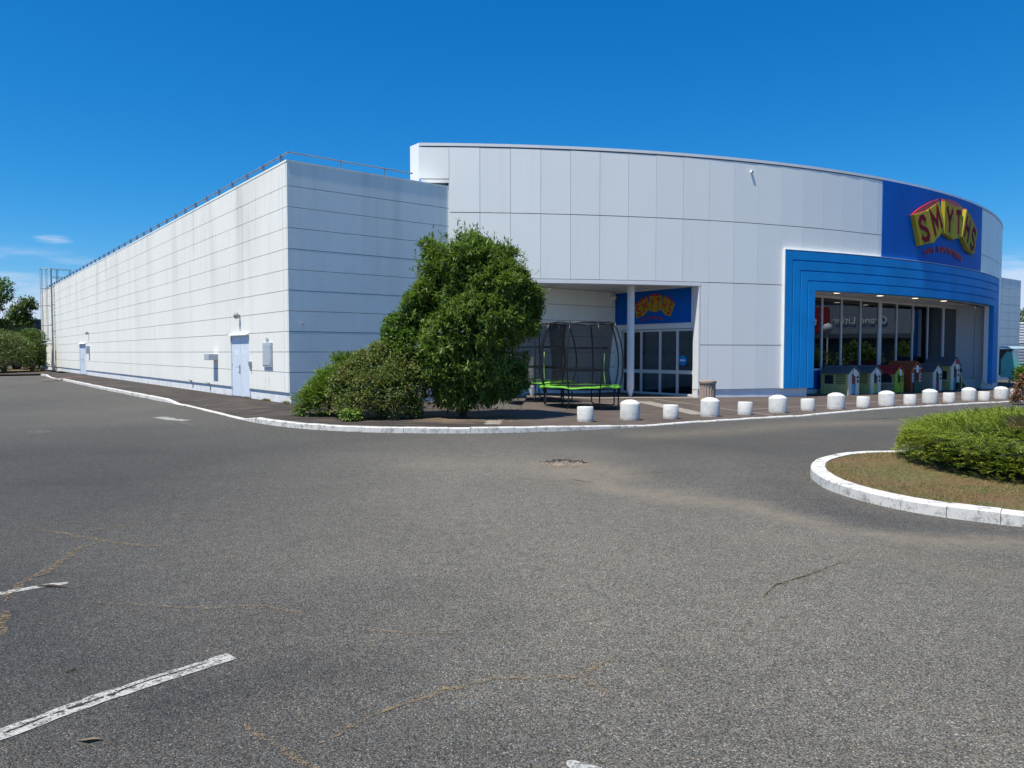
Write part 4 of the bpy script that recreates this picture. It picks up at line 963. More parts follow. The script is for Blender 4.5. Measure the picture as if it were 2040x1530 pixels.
# ------------------------------------------------------------------ trampolines
def trampoline(x, y, z, rot, label, topr):
    o = empty('trampoline', label, 'trampoline', 'netted trampolines in front of the store', (x, y, z), rot)
    n = 8; ang = [2 * math.pi * (k + .5) / n for k in range(n)]
    for a in ang:
        ca, sa = math.cos(a), math.sin(a); prof = [(1.20, .45), (1.21, .62), (1.28, .95), (1.315, 1.3), (1.30, 1.6), (1.235, 1.95), (1.13, 2.3), (1.03, 2.54)]
        m_ = MB(); m_.tube([(r * ca, r * sa, zz) for r, zz in prof], .023, 8); m_.build('pole', M['black_steel'], o, smooth=True)
    for k in range(0, n, 2):
        a, b = ang[k], ang[k + 1]; P_ = lambda a_, r, zz: Vector((r * math.cos(a_), r * math.sin(a_), zz))
        pa_, pb_ = P_(a, 1.18, .0), P_(b, 1.18, .0); m_ = MB()
        m_.tube([P_(a, 1.16, .60), P_(a, 1.17, .12), P_(a, 1.18, .05).lerp(P_(b, 1.18, .05), .03), pa_.lerp(pb_, .10) + Vector((0, 0, .022)), pa_.lerp(pb_, .90) + Vector((0, 0, .022)), P_(b, 1.18, .05).lerp(P_(a, 1.18, .05), .03), P_(b, 1.17, .12), P_(b, 1.16, .60)], .021, 8)
        m_.build('leg', M['black_steel'], o, smooth=True)
    ns = 64; m_ = MB(); vs = []
    for k in range(ns):
        a = 2 * math.pi * k / ns; wv = .014 * math.sin(5 * a + 1) + .010 * math.sin(11 * a)
        for r, zz in ((.93, .635), (1.0, .655 + wv), (1.15, .650 + wv), (1.25, .632 + wv), (1.245, .612 + wv * 1.2)): vs.append((r * math.cos(a), r * math.sin(a), zz))
    m_.add(vs, [(k * 5 + j, ((k + 1) % ns) * 5 + j, ((k + 1) % ns) * 5 + j + 1, k * 5 + j + 1) for k in range(ns) for j in range(4)]); m_.build('edge_pad', M['lime'], o, smooth=True)
    m_ = MB(); m_.lathe([(.01, .60), (.95, .605), (.95, .60)], 40); m_.build('jumping_mat', M['black'], o)
    m_ = MB(); rg = [(1.17 * math.cos(t), 1.17 * math.sin(t), .58) for t in np.linspace(0, 2 * math.pi, 49)]; m_.tube(rg, .024, 6); m_.build('frame_ring', M['black_steel'], o, smooth=True)
    m_ = MB(); rg = [(1.03 * math.cos(t), 1.03 * math.sin(t), 2.54 - .03 * abs(math.sin(4 * t))) for t in np.linspace(0, 2 * math.pi, 65)]; m_.tube(rg, .022, 6); m_.build('top_ring', M['black_steel'], o, smooth=True)
    vs = []; prof = [(1.0, 2.52), (.985, 2.45), (.93, 2.0), (.88, 1.5), (.86, 1.15), (.88, .9), (.93, .66)]; m_ = MB()
    for r, zz in prof:
        for k in range(ns): a = 2 * math.pi * k / ns; q = r * (1 + .012 * math.cos(8 * a)); vs.append((q * math.cos(a), q * math.sin(a), zz))
    m_.add(vs, [(i * ns + k, i * ns + (k + 1) % ns, (i + 1) * ns + (k + 1) % ns, (i + 1) * ns + k) for i in range(len(prof) - 1) for k in range(ns)]); m_.build('net', M['net'], o, smooth=True)
    for zz, r in ((1.78, .912), (1.12, .868)):
        m_ = MB(); m_.add([(q * math.cos(t), q * math.sin(t), zz + h) for t in np.linspace(0, 2 * math.pi, 49) for q, h in ((r, -.022), (r + .004, .022))], [(2 * k, 2 * k + 2, 2 * k + 3, 2 * k + 1) for k in range(48)]); m_.build('net_belt', M['black'], o)
    for t in (-.78,) if rot == 0 else (-1.65,):
        m_ = MB(); pr = [(.885, 1.62), (.865, 1.3), (.868, 1.05), (.90, .8), (.925, .70)]; m_.tube([((r + .014) * math.cos(t), (r + .014) * math.sin(t), zz) for r, zz in pr], .013, 6); m_.build('zip_strip', M['zip'], o, smooth=True)
    return o
trampoline(2.08, 22.4, ph(2.08, 22.4), 0, 'front trampoline with lime green pad and black net beside the column', 1.03)
trampoline(.85, 24.9, ph(.85, 24.9), .3, 'rear trampoline with lime green pad, half hidden behind the leafy tree', 1.03)

# ------------------------------------------------------------------ playhouses
def pcol(n_, c, r=.55): return plain(n_, c, r, var=.08, scale=8)
PC = dict(cream=pcol('cream_plastic', (.68, .65, .54)), olive=pcol('olive_plastic', (.50, .49, .18)), slate=pcol('slate_plastic', (.10, .12, .14)), blue=pcol('sky_plastic', (.12, .34, .52)),
          maroon=pcol('maroon_plastic', (.22, .03, .06)), ylw=pcol('yellowgreen_plastic', (.42, .46, .12)), red=pcol('red_plastic', (.42, .03, .035)), lime=pcol('lime_plastic', (.30, .50, .03)), gold=pcol('gold_plastic', (.62, .42, .03)),
          brick=pcol('brick_plastic', (.36, .085, .035)), green=pcol('darkgreen_plastic', (.03, .10, .07)), pink=pcol('magenta_plastic', (.40, .03, .14)), dark=pcol('opening_dark', (.02, .022, .025)), taupe=pcol('taupe_plastic', (.38, .33, .26)), teal=pcol('teal_plastic', (.07, .22, .25)))
hf = GP(1700, 786.8); rzh = math.atan2(d2[1], d2[0])
# distance of the row's front from the window
rowoff = (np.array(hf) - A0) @ n2
def playhouse(px, W, Dp, he, hr, walls, front, roof, door_lo, door_hi, label, side='shutter', extra=None):
    t = WH_row(px); q = A0 + t * d2 + rowoff * n2; z = ph(*q)
    o = empty('playhouse', label, 'playhouse', 'plastic playhouses under the shop window', (q[0], q[1], z), rzh)
    # local: x along d2, y = -n2 is back => front gable at y=0, body y in [0, Dp] (local +y = z x d2 = -n2)
    m_ = MB(); x0, x1 = -W / 2, W / 2; tk = .05
    m_.box(x0, x0 + tk, tk, Dp, 0, he); m_.box(x1 - tk, x1, tk, Dp, 0, he); m_.box(x0 + tk, x1 - tk, Dp - tk, Dp, 0, he)
    for k in range(1, int(he / .12)): m_.box(x0 - .008, x0, tk + .01, Dp - .01, k * .12 + .01, k * .12 + .095) if (k * .12 < .40 or side == 'plain') else None
    m_.build('side_wall', PC[walls], o)
    dw = W * .38; dh = he * .95; m_ = MB()
    m_.prism([(x0, 0, 0), (-dw / 2, 0, 0), (-dw / 2, 0, dh), (x0, 0, he)], [(x0, tk, 0), (-dw / 2, tk, 0), (-dw / 2, tk, dh), (x0, tk, he)])
    m_.prism([(x1, 0, 0), (dw / 2, 0, 0), (dw / 2, 0, dh), (x1, 0, he)], [(x1, tk, 0), (dw / 2, tk, 0), (dw / 2, tk, dh), (x1, tk, he)])
    m_.prism([(x0, 0, he + .002), (-dw / 2, 0, dh + .002), (dw / 2, 0, dh + .002), (x1, 0, he + .002), (0, 0, hr - .04)], [(x0, tk, he + .002), (-dw / 2, tk, dh + .002), (dw / 2, tk, dh + .002), (x1, tk, he + .002), (0, tk, hr - .04)])
    m_.build('front_wall', PC[front], o)
    m_ = MB(); ov = .07; sl_ = (hr - he) / (W / 2)
    for sgn in (-1, 1):
        xa = sgn * (W / 2 + ov); za = he - ov * sl_
        m_.prism([(0, -.05, hr), (xa, -.05, za), (xa, -.05, za + .05), (0, -.05, hr + .05)], [(0, Dp + .05, hr), (xa, Dp + .05, za), (xa, Dp + .05, za + .05), (0, Dp + .05, hr + .05)])
        for k in range(1, 5):
            f = k / 5; m_.prism([(xa * f, -.052, hr + (za - hr) * f + .05), (xa * (f + .03), -.052, hr + (za - hr) * (f + .03) + .05), (xa * (f + .03), -.052, hr + (za - hr) * f + .064)], [(xa * f, Dp + .052, hr + (za - hr) * f + .05), (xa * (f + .03), Dp + .052, hr + (za - hr) * (f + .03) + .05), (xa * (f + .03), Dp + .052, hr + (za - hr) * f + .064)])
    m_.build('roof', PC[roof], o)
    m_ = MB(); m_.box(-dw / 2 + .01, dw / 2 - .01, .012, .04, .03, dh * .52); dr_ = m_.build('door', PC[door_lo], o)
    m_ = MB(); m_.box(dw * .2, dw * .32, -.012, .012, dh * .40, dh * .44); m_.build('handle', PC['dark'], dr_)
    m_ = MB(); m_.box(-dw / 2 + .01, dw / 2 - .01, .03, .045, dh * .525, dh - .01); m_.build('door_opening', PC[door_hi], o)
    if side == 'shutter':
        m_ = MB(); m_.box(x0 - .012, x0, Dp * .10, Dp * .45, he * .48, he * .92); m_.build('shutter', PC['dark'], o)
        m_ = MB()
        for k in range(6): m_.box(x0 - .024, x0 - .012, Dp * .10, Dp * .45, he * (.485 + .073 * k), he * (.485 + .073 * k) + .035)
        m_.build('shutter_slats', PC[walls], o)
        m_ = MB(); m_.box(x0 - .012, x0, Dp * .54, Dp * .86, he * .50, he * .90); m_.build('side_window', PC['dark'], o)
    elif side == 'arch':
        m_ = MB(); vs = [(x0 - .012, Dp * .12, he * .5), (x0 - .012, Dp * .55, he * .5)] + [(x0 - .012, Dp * (.335 + .215 * math.cos(t)), he * (.75 + .2 * math.sin(t))) for t in np.linspace(0, math.pi, 9)]
        m_.prism(vs, [(x0, b, c) for a, b, c in vs]); m_.build('side_window', PC['dark'], o)
        m_ = MB(); m_.box(x0 - .06, x0, Dp * .08, Dp * .6, he * .47, he * .50); m_.build('sill', PC['cream'], o)
    for zz in (.56, .74):
        m_ = MB(); m_.box(x1 - W * .22, x1 - W * .08, -.012, 0, he * zz, he * zz + .11); m_.build('small_window', PC['dark'], o)
    m_ = MB(); m_.box(-dw * .1, dw * .55, -.02, -.016, he * .86, he * 1.16); m_.build('price_sheet', M['white_plastic'], o)
    if extra: extra(o, W, Dp, he, hr)
    return o
def WH_row(px):
    P_ = A0 + rowoff * n2; return hit(px, 760, P_, d2)[0]
playhouse(1701, .92, 1.22, .93, 1.20, 'olive', 'cream', 'slate', 'blue', 'maroon', 'leftmost playhouse, slate roof, olive sides and a blue half door')
playhouse(1745, .92, 1.22, .95, 1.22, 'olive', 'cream', 'slate', 'ylw', 'dark', 'second playhouse from the left, slate roof and a yellow-green half door')
playhouse(1791.5, .86, 1.2, .92, 1.22, 'taupe', 'lime', 'red', 'gold', 'dark', 'playhouse with a red roof, lime green front and golden half door', 'arch')
def brick_extra(o, W, Dp, he, hr):
    for s_ in (-1, 1):
        m_ = MB(); x = s_ * W * .36; m_.box(x - .075, x + .075, -.03, -.002, he * .45, he * .82); sh = m_.build('shutter', M['white_plastic'], o)
        m_ = MB()
        for a in (-.03, .03):
            for b in (.5, .66): m_.box(x + a - .02, x + a + .02, -.034, -.03, he * b, he * b + .12)
        m_.build('shutter_pane', PC['dark'], sh)
    m_ = MB(); m_.box(-W * .33, W * .33, -.07, -.01, he * 1.02, he * 1.06); m_.build('lintel', M['white_plastic'], o)
    m_ = MB(); m_.box(-W * .3, W * .3, -.08, -.002, .0, he * .42); m_.build('planter', PC['green'], o)
playhouse(1825, 1.05, 1.15, 1.08, 1.42, 'brick', 'brick', 'brick', 'green', 'dark', 'brick-red playhouse with white shutters and a dark green door', 'plain', brick_extra)
playhouse(1868, .95, 1.1, 1.0, 1.32, 'taupe', 'cream', 'slate', 'pink', 'dark', 'playhouse with a slate roof, cream front and magenta half door', 'plain')
def tower_extra(o, W, Dp, he, hr):
    m_ = MB(); m_.box(-.02, .30, -.06, -.03, he * 1.04, he * 1.04 + .2); m_.build('name_board', PC['red'], o)
    m_ = MB(); m_.prism([(W / 2, .0, he * .92), (W / 2 + .42, 0, he * .70), (W / 2 + .42, 0, he * .73), (W / 2, 0, he * .96)], [(W / 2, .7, he * .92), (W / 2 + .42, .7, he * .70), (W / 2 + .42, .7, he * .73), (W / 2, .7, he * .96)]); m_.build('porch_roof', PC['slate'], o)
    m_ = MB(); m_.box(W / 2 + .34, W / 2 + .38, .02, .06, 0, he * .72); m_.build('porch_post', PC['cream'], o)
    m_ = MB(); m_.prism([(W / 2 + .42, .15, he * .55), (W / 2 + 1.25, .15, .08), (W / 2 + 1.25, .15, .13), (W / 2 + .42, .15, he * .60)], [(W / 2 + .42, .55, he * .55), (W / 2 + 1.25, .55, .08), (W / 2 + 1.25, .55, .13), (W / 2 + .42, .55, he * .60)]); m_.build('slide', PC['ylw'], o)
    m_ = MB(); m_.box(-W / 2 - .014, -W / 2, .1, Dp - .1, he * .80, he * .98); m_.build('upper_board', PC['ylw'], o)
    m_ = MB(); m_.box(-W / 2 - .014, -W / 2, .2, Dp - .35, he * .42, he * .76); m_.build('side_window', PC['dark'], o)
    m_ = MB(); m_.box(-W / 2 - .12, -W / 2, .12, Dp - .3, he * .36, he * .40); m_.build('counter', PC['cream'], o)
    m_ = MB(); m_.box(W * .1, W * .34, -.10, -.002, .04, he * .30); m_.build('play_stove', PC['dark'], o)
playhouse(1903, 1.05, 1.25, 1.28, 1.66, 'olive', 'cream', 'slate', 'teal', 'dark', 'tallest playhouse, slate roof, red board, porch and a slide on its right', 'plain', tower_extra)

# ------------------------------------------------------------------ plants
def foliage_mesh(name, base, axis, side, length, width, fold, mat, parent):
    n = len(base); t = axis / np.linalg.norm(axis, axis=1, keepdims=True); s_ = np.cross(t, side); s_ /= np.linalg.norm(s_, axis=1, keepdims=True) + 1e-9
    up = np.cross(s_, t); L_ = length[:, None]; W_ = width[:, None]
    v = np.empty((n, 4, 3)); v[:, 0] = base; v[:, 1] = base + t * L_ * .45 + s_ * W_ * .5 + up * W_ * fold; v[:, 2] = base + t * L_; v[:, 3] = base + t * L_ * .45 - s_ * W_ * .5 + up * W_ * fold
    me = bpy.data.meshes.new(name); me.vertices.add(4 * n); me.vertices.foreach_set('co', v.ravel())
    i0 = np.arange(n) * 4; tri = np.stack([i0, i0 + 1, i0 + 2, i0, i0 + 2, i0 + 3], 1).ravel()
    me.loops.add(6 * n); me.loops.foreach_set('vertex_index', tri); me.polygons.add(2 * n); me.polygons.foreach_set('loop_start', np.arange(2 * n) * 3); me.polygons.foreach_set('loop_total', np.full(2 * n, 3))
    me.update(calc_edges=True); me.validate(); return link(name, me, mat, parent)
def unit(n): v = rng.normal(size=(n, 3)); return v / np.linalg.norm(v, axis=1, keepdims=True)
def crown_points(blobs, n, inner=.25, zmin=None):
    vol = np.array([b[3] * b[4] * b[5] for b in blobs]) ** .67; pick = rng.choice(len(blobs), n, p=vol / vol.sum()); bl = np.array(blobs, float)[pick]
    dr = unit(n); dr[:, 2] = np.where(dr[:, 2] < -.55, -dr[:, 2], dr[:, 2]); rad = np.where(rng.random(n) < inner, rng.uniform(.35, .85, n), rng.uniform(.85, 1.06, n))
    p = bl[:, :3] + dr * bl[:, 3:6] * rad[:, None]; keep = np.ones(n, bool)
    for b in blobs:
        q = (p - np.array(b[:3])) / np.array(b[3:6]); keep &= ~((q ** 2).sum(1) < .5 * rng.random(n))
    if zmin is not None: keep &= p[:, 2] > zmin
    return p[keep], dr[keep]
def leafy(name, blobs, ntw, per, ll, lw, mat, parent, droop=.5, zmin=.1, spread=.10, up=.2, fold=.18, inner=.25):
    p, dr = crown_points(blobs, ntw, inner, zmin); n = len(p)
    ax = dr * .8 + unit(n) * .6; ax[:, 2] += up; ax /= np.linalg.norm(ax, axis=1, keepdims=True)
    b = np.repeat(p, per, 0) + np.repeat(ax, per, 0) * np.tile(np.linspace(-spread, spread, per), n)[:, None]; m_ = len(b)
    la = np.repeat(ax, per, 0) * .5 + unit(m_) * .9; la[:, 2] -= droop; sd = unit(m_) * .6 + np.array([0, 0, 1.0])
    k = rng.uniform(.65, 1.25, m_)
    return foliage_mesh(name, b, la, sd, ll * k, lw * k * rng.uniform(.8, 1.2, m_), fold, mat, parent)
def stems(parent, base, tips, r0, name='trunk', mat='bark'):
    for tps in tips:
        m_ = MB(); b = Vector(base) + Vector((random.uniform(-.08, .08), random.uniform(-.08, .08), -.03)); e_ = Vector(tps); md = b.lerp(e_, .5) + Vector((random.uniform(-.12, .12), random.uniform(-.12, .12), .12))
        m_.tube([b, b.lerp(md, .5) + Vector((.02, .03, .03)), md, md.lerp(e_, .5), e_], [r0, r0 * .85, r0 * .65, r0 * .45, r0 * .2], 7); m_.build(name, M[mat], parent, smooth=True)
# tall leafy shrub-tree by the corner
ty = 18.6; tx = (925 - CX) / F * ty
def TP(px, py, y=ty): d = ray(px, py); t = y / d[1]; return d[0] * t, y, H + d[2] * t
T_ = empty('leafy_tree', 'tall bushy tree with long narrow drooping leaves before the recess', 'tree')
def bl(px, py, rx, rz, y=ty, ry=None): x, yy, z = TP(px, py, y); return (x, yy, z, rx, ry or rx, rz)
crown = [bl(930, 545, 1.0, .85), bl(985, 580, .85, .8, ty - .2), bl(890, 575, .7, .65), bl(960, 650, 1.15, .95, ty - .4), bl(1010, 640, .78, .75), bl(905, 685, .8, .8, ty - .4), bl(960, 730, .95, .75, ty - .3), bl(915, 760, .65, .5, ty - .2),
         bl(1005, 715, .55, .55), bl(930, 505, .6, .42), bl(985, 525, .5, .4), bl(872, 515, .38, .34), bl(1040, 605, .35, .28), bl(835, 620, .45, .5), bl(1025, 565, .35, .3), bl(985, 775, .6, .5), bl(925, 790, .7, .4, ty - .3), bl(885, 790, .42, .36), bl(905, 735, .75, .6, ty - .4), bl(1020, 760, .45, .35), bl(1055, 650, .3, .25), bl(930, 480, .25, .2), bl(866, 540, .42, .38), bl(1010, 545, .5, .42), bl(1050, 590, .38, .34), bl(1062, 612, .25, .2), bl(852, 585, .36, .34), bl(1045, 625, .35, .3)]
for k in range(34):
    b_ = crown[random.randrange(12)]; q_ = unit(1)[0]; q_[2] = abs(q_[2]) * 1.1 - .2; r_ = random.uniform(.14, .27)
    crown.append((b_[0] + q_[0] * b_[3] * .98, b_[1] + q_[1] * b_[3] * .98, b_[2] + q_[2] * b_[5] * .98, r_, r_, r_ * 1.1))
p, dr = crown_points(crown, 15000, .12, .22)
n3 = .5 * (vnoise(p[:, 0] * 1.0 + p[:, 2] * .8, p[:, 2] * 1.1 - p[:, 0] * .5, 2.1, 81) + vnoise(p[:, 1] + p[:, 2] * .6, p[:, 2] - p[:, 0] * .9, 2.3, 83)); keep = n3 > .36 + .16 * rng.random(len(p)); p, dr = p[keep], dr[keep]
ax = dr * .8 + unit(len(p)) * .45; ax[:, 2] += .35; ax /= np.linalg.norm(ax, axis=1, keepdims=True); per = 9
b_ = np.repeat(p, per, 0) + rng.normal(size=(len(p) * per, 3)) * .022; ra = np.repeat(ax, per, 0) * .55 + unit(len(b_)) * .95; ra[:, 2] -= .22; k_ = rng.uniform(.6, 1.2, len(b_))
foliage_mesh('crown', b_, ra, unit(len(b_)) * .45 + np.array([0, 0, 1.0]), .165 * k_, .036 * k_, .16, M['leaf'], T_)
p, dd = crown_points(crown, 520, 0, .6); ax = dd * .7 + unit(len(p)) * .35; ax[:, 2] += .55; ax /= np.linalg.norm(ax, axis=1, keepdims=True); kk_ = rng.uniform(.15, .42, len(p)); bb, aa = [], []
for i in range(11):
    bb.append(p + ax * (kk_ * (i / 10))[:, None]); aa.append(ax * .7 + unit(len(p)) * .9 - np.array([0, 0, .25]))
bb, aa = np.concatenate(bb), np.concatenate(aa); nn_ = len(bb); foliage_mesh('shoots', bb, aa, unit(nn_) * .6 + np.array([0, 0, 1.0]), .15 * rng.uniform(.6, 1.2, nn_), .034 * rng.uniform(.8, 1.2, nn_), .18, M['leaf'], T_)
def inner_mass(name, blobs, ntw, per, ll, lw, mat, parent, zmin):
    bl_ = np.array(blobs, float); vol = bl_[:, 3] * bl_[:, 4] * bl_[:, 5]; b_ = bl_[rng.choice(len(bl_), ntw, p=vol / vol.sum())]
    p_ = b_[:, :3] + unit(ntw) * b_[:, 3:6] * (rng.random(ntw) ** .5 * .82)[:, None]; p_ = p_[p_[:, 2] > zmin]; q_ = np.repeat(p_, per, 0) + rng.normal(size=(len(p_) * per, 3)) * .07; m_ = len(q_)
    foliage_mesh(name, q_, unit(m_) - np.array([0, 0, .3]), unit(m_), ll * rng.uniform(.7, 1.3, m_), lw * rng.uniform(.8, 1.3, m_), .15, mat, parent)
inner_mass('inner_foliage', crown, 4200, 7, .15, .05, M['leaf'], T_, .35)
stems(T_, (tx, ty, PV), [TP(900, 600), TP(950, 560), TP(985, 640), TP(870, 660), TP(930, 520)], .05)
# small-leaved round shrub left of it
sy = 18.9; R_ = empty('round_shrub', 'rounded small-leaved green shrub against the left side of the tall tree', 'shrub')
leafy('foliage', [bl(820, 700, .75, .70, sy), bl(800, 660, .5, .45, sy), bl(845, 635, .5, .40, sy), bl(835, 750, .75, .6, sy), bl(780, 690, .3, .3, sy)], 5200, 7, .075, .038, M['leaf_small'], R_, droop=.1, zmin=.2, spread=.05, up=.5)
x, y_, z = TP(825, 820, sy); stems(R_, (x, sy, PV), [TP(805, 690, sy), TP(840, 660, sy), TP(845, 740, sy)], .03, 'stem')
# spreading cotoneaster
cy = 18.0; R_ = empty('spreading_shrub', 'wide reddish green shrub arching over the pavement below the tall tree', 'shrub')
leafy('foliage', [bl(760, 785, .80, .60, cy), bl(710, 775, .7, .55, cy + .4), bl(800, 770, .65, .65, cy + .2), bl(750, 735, .6, .40, cy + .5), bl(705, 742, .4, .28, cy + .6), bl(735, 722, .45, .3, cy + .6), bl(770, 706, .5, .32, cy + .7), bl(800, 725, .5, .35, cy + .5), bl(720, 810, .65, .35, cy), bl(800, 815, .5, .30, cy)], 7000, 7, .065, .036, M['leaf_red'], R_, droop=.15, zmin=.14, spread=.07, up=.25)
x, y_, z = TP(760, 830, cy); stems(R_, (x, cy + .2, PV), [TP(710, 745, cy), TP(760, 730, cy), TP(810, 740, cy), TP(720, 790, cy)], .025, 'stem')
def fronds(name, P_, D_, per, fl, bl_, bw, mat, parent, up=.1, jit=.35):
    n = len(P_); ax = D_ + unit(n) * jit; ax[:, 2] += up; ax /= np.linalg.norm(ax, axis=1, keepdims=True); k = rng.uniform(.6, 1.3, n)
    sd = np.cross(ax, np.array([0, 0, 1.0])) + unit(n) * .35; sd /= np.linalg.norm(sd, axis=1, keepdims=True)
    b, a, q, ln = [], [], [], []
    for i in range(per):
        f = i / per; sg_ = 1 if i % 2 else -1
        b.append(P_ + ax * (fl * k * f)[:, None]); a.append(ax * .9 + sd * sg_ * .6 + unit(n) * .22); q.append(np.tile([0, 0, 1.0], (n, 1)) + unit(n) * .4); ln.append(bl_ * k * (1.15 - .55 * f))
    ln = np.concatenate(ln); return foliage_mesh(name, np.concatenate(b), np.concatenate(a), np.concatenate(q), ln, bw * rng.uniform(.7, 1.3, len(ln)), .12, mat, parent)
# low juniper mounds
def sprays(name, P_, D_, per, ln, wd, mat, parent, jit=.6, up=.35):
    n = len(P_); b = np.repeat(P_, per, 0); a = np.repeat(D_, per, 0) + unit(n * per) * jit; a[:, 2] += up; m_ = len(b); k = rng.uniform(.5, 1.25, m_)
    b = b + unit(m_) * ln * .25; return foliage_mesh(name, b, a, unit(m_), ln * k, wd * k, .1, mat, parent)
jy = 18.9; R_ = empty('low_juniper', 'low bright green juniper spreading at the corner of the white building', 'shrub')
jb = [bl(622, 822, .22, .18, jy), bl(632, 808, .48, .30, jy), bl(658, 795, .58, .42, jy), bl(682, 778, .60, .48, jy + .2), bl(705, 760, .5, .42, jy + .4), bl(660, 762, .35, .25, jy + .3), bl(678, 728, .24, .16, jy + .6), bl(700, 735, .3, .25, jy + .6)]
p, dd = crown_points(jb, 4200, .2, .13); fronds('foliage', p, dd, 12, .20, .10, .020, M['leaf_jun'], R_, up=.25)
x, y_, z = TP(655, 832, jy); stems(R_, (x, jy, PV), [TP(635, 800, jy), TP(680, 770, jy)], .03, 'stem')
R_ = empty('creeping_weed', 'small bluish green weed at the front foot of the reddish shrub', 'plant')
leafy('foliage', [bl(700, 828, .18, .10, cy - .75)], 160, 5, .07, .04, M['leaf_jun'], R_, zmin=.12); x, y_, z = TP(700, 834, cy - .75); stems(R_, (x, cy - .75, PV), [(x, cy - .75, .25)], .01, 'stem')

# island with juniper
ip = [(3300, 1190), (2600, 1120), (2240, 1075), (2033, 1049), (1927, 1039), (1845, 1027), (1767, 1012), (1706, 996.5), (1654, 980), (1619, 961), (1611, 945), (1614, 935)]
ik = [tuple(G(*p)) for p in ip] + [tuple(G(1634, 926, 0)), tuple(G(1668, 918.5)), tuple(G(1720, 912)), (6.35, 11.95), (8.0, 13.15), (10.5, 15.0), (13.5, 17.2)]
ik = np.array([[*p, .13] for p in ik]); IK, _ = resample(ik, .12); IK = smooth2(IK, 14); inr = inward(IK)
if (np.array([7.5, 9.5]) - IK[len(IK) // 2, :2]) @ inr[len(IK) // 2] < 0: inr = -inr
mb = MB(); kerb_run(mb, IK, inr, wd=.20); tag(mb.build('island_kerb', M['kerb']), 'white painted stone kerb of the planted island', kind='structure')
vs = [(*(p[:2] + n_ * .19), .115) for p, n_ in zip(IK[::2], inr[::2])]; vs += [(16, 14, .115), (10, 5.5, .115)]
mb = MB(); mb.add(vs, [tuple(range(len(vs)))]); mb.build('island_lawn', M['soil']); tag(bpy.data.objects['island_lawn'], 'dry brown lawn of the planted island', kind='structure')
poly = np.array([v[:2] for v in vs])
def inside(P_):
    x, y = P_[:, 0], P_[:, 1]; c_ = np.zeros(len(P_), bool); j = len(poly) - 1
    for i in range(len(poly)):
        cond = ((poly[i, 1] > y) != (poly[j, 1] > y)) & (x < (poly[j, 0] - poly[i, 0]) * (y - poly[i, 1]) / (poly[j, 1] - poly[i, 1] + 1e-12) + poly[i, 0]); c_ ^= cond; j = i
    return c_
P_ = np.stack([rng.uniform(3.8, 9.0, 60000), rng.uniform(6.6, 13.5, 60000)], 1); P_ = P_[inside(P_)]; P_ = P_[vnoise(P_[:, 0], P_[:, 1], 1.3, 21) > rng.random(len(P_)) * .75]
n = len(P_); b = np.c_[P_, np.full(n, .112)]; a = unit(n) * .9; a[:, 2] = np.abs(a[:, 2]) + .45
o = foliage_mesh('dry_grass', b, a, unit(n), rng.uniform(.02, .055, n), rng.uniform(.003, .007, n), .05, M['straw'], None); tag(o, 'short dry grass growing on the island', 'grass', kind='stuff')
R_ = empty('island_juniper', 'broad mounded yellow-green juniper filling the planted island', 'shrub')
jc = np.array([8.70, 11.20]); n = 30000; th = rng.uniform(0, 2 * math.pi, n); rr_ = np.sqrt(rng.random(n)); ea, eb = 3.38, 2.15
def jh(r, lx, ly):
    return .115 + .62 * np.clip(1 - r ** 7, 0, 1) ** .55 + .13 * (vnoise(lx, ly, .9, 31) - .5) + .10 * (vnoise(lx, ly, 2.2, 33) - .5)
lx = jc[0] + d2[0] * ea * rr_ * np.cos(th) + n2[0] * eb * rr_ * np.sin(th); ly = jc[1] + d2[1] * ea * rr_ * np.cos(th) + n2[1] * eb * rr_ * np.sin(th)
wobr = 1 + .16 * (vnoise(lx, ly, .8, 41) - .5); lx = jc[0] + (lx - jc[0]) * wobr; ly = jc[1] + (ly - jc[1]) * wobr
hz = jh(rr_, lx, ly) - .16 * np.clip(vnoise(lx, ly, 2.8, 61) - .55, 0, 1); hz = .115 + (hz - .115) * np.where(rng.random(n) < .25, rng.uniform(.35, .9, n), rng.uniform(.92, 1.03, n))
outd = np.stack([lx - jc[0], ly - jc[1], np.zeros(n)], 1); outd /= np.linalg.norm(outd, axis=1, keepdims=True) + 1e-9
dd = outd * (.55 + .6 * (rr_ ** 4))[:, None]; swirl = vnoise(lx, ly, 1.1, 51) * 6.28; dd[:, 0] += .5 * np.cos(swirl); dd[:, 1] += .5 * np.sin(swirl); dd[:, 2] += .50
P_ = np.stack([lx, ly, hz], 1); rim = rng.random(n) < .9
dead = (np.hypot(lx - 7.55, ly - 9.9) < .75) & (rng.random(n) < .65)
keep = (vnoise(lx, ly, 3.2, 71) > .28) | (rng.random(n) < .35); sel = (~dead) & keep & (rng.random(n) < .62)
fronds('foliage', P_[sel], dd[sel], 9, .10, .052, .0115, M['leaf_isl'], R_, up=.0, jit=.7)
sprays('withered_foliage', P_[dead], dd[dead], 7, .15, .014, M['leaf_dead'], R_, .6, .1)
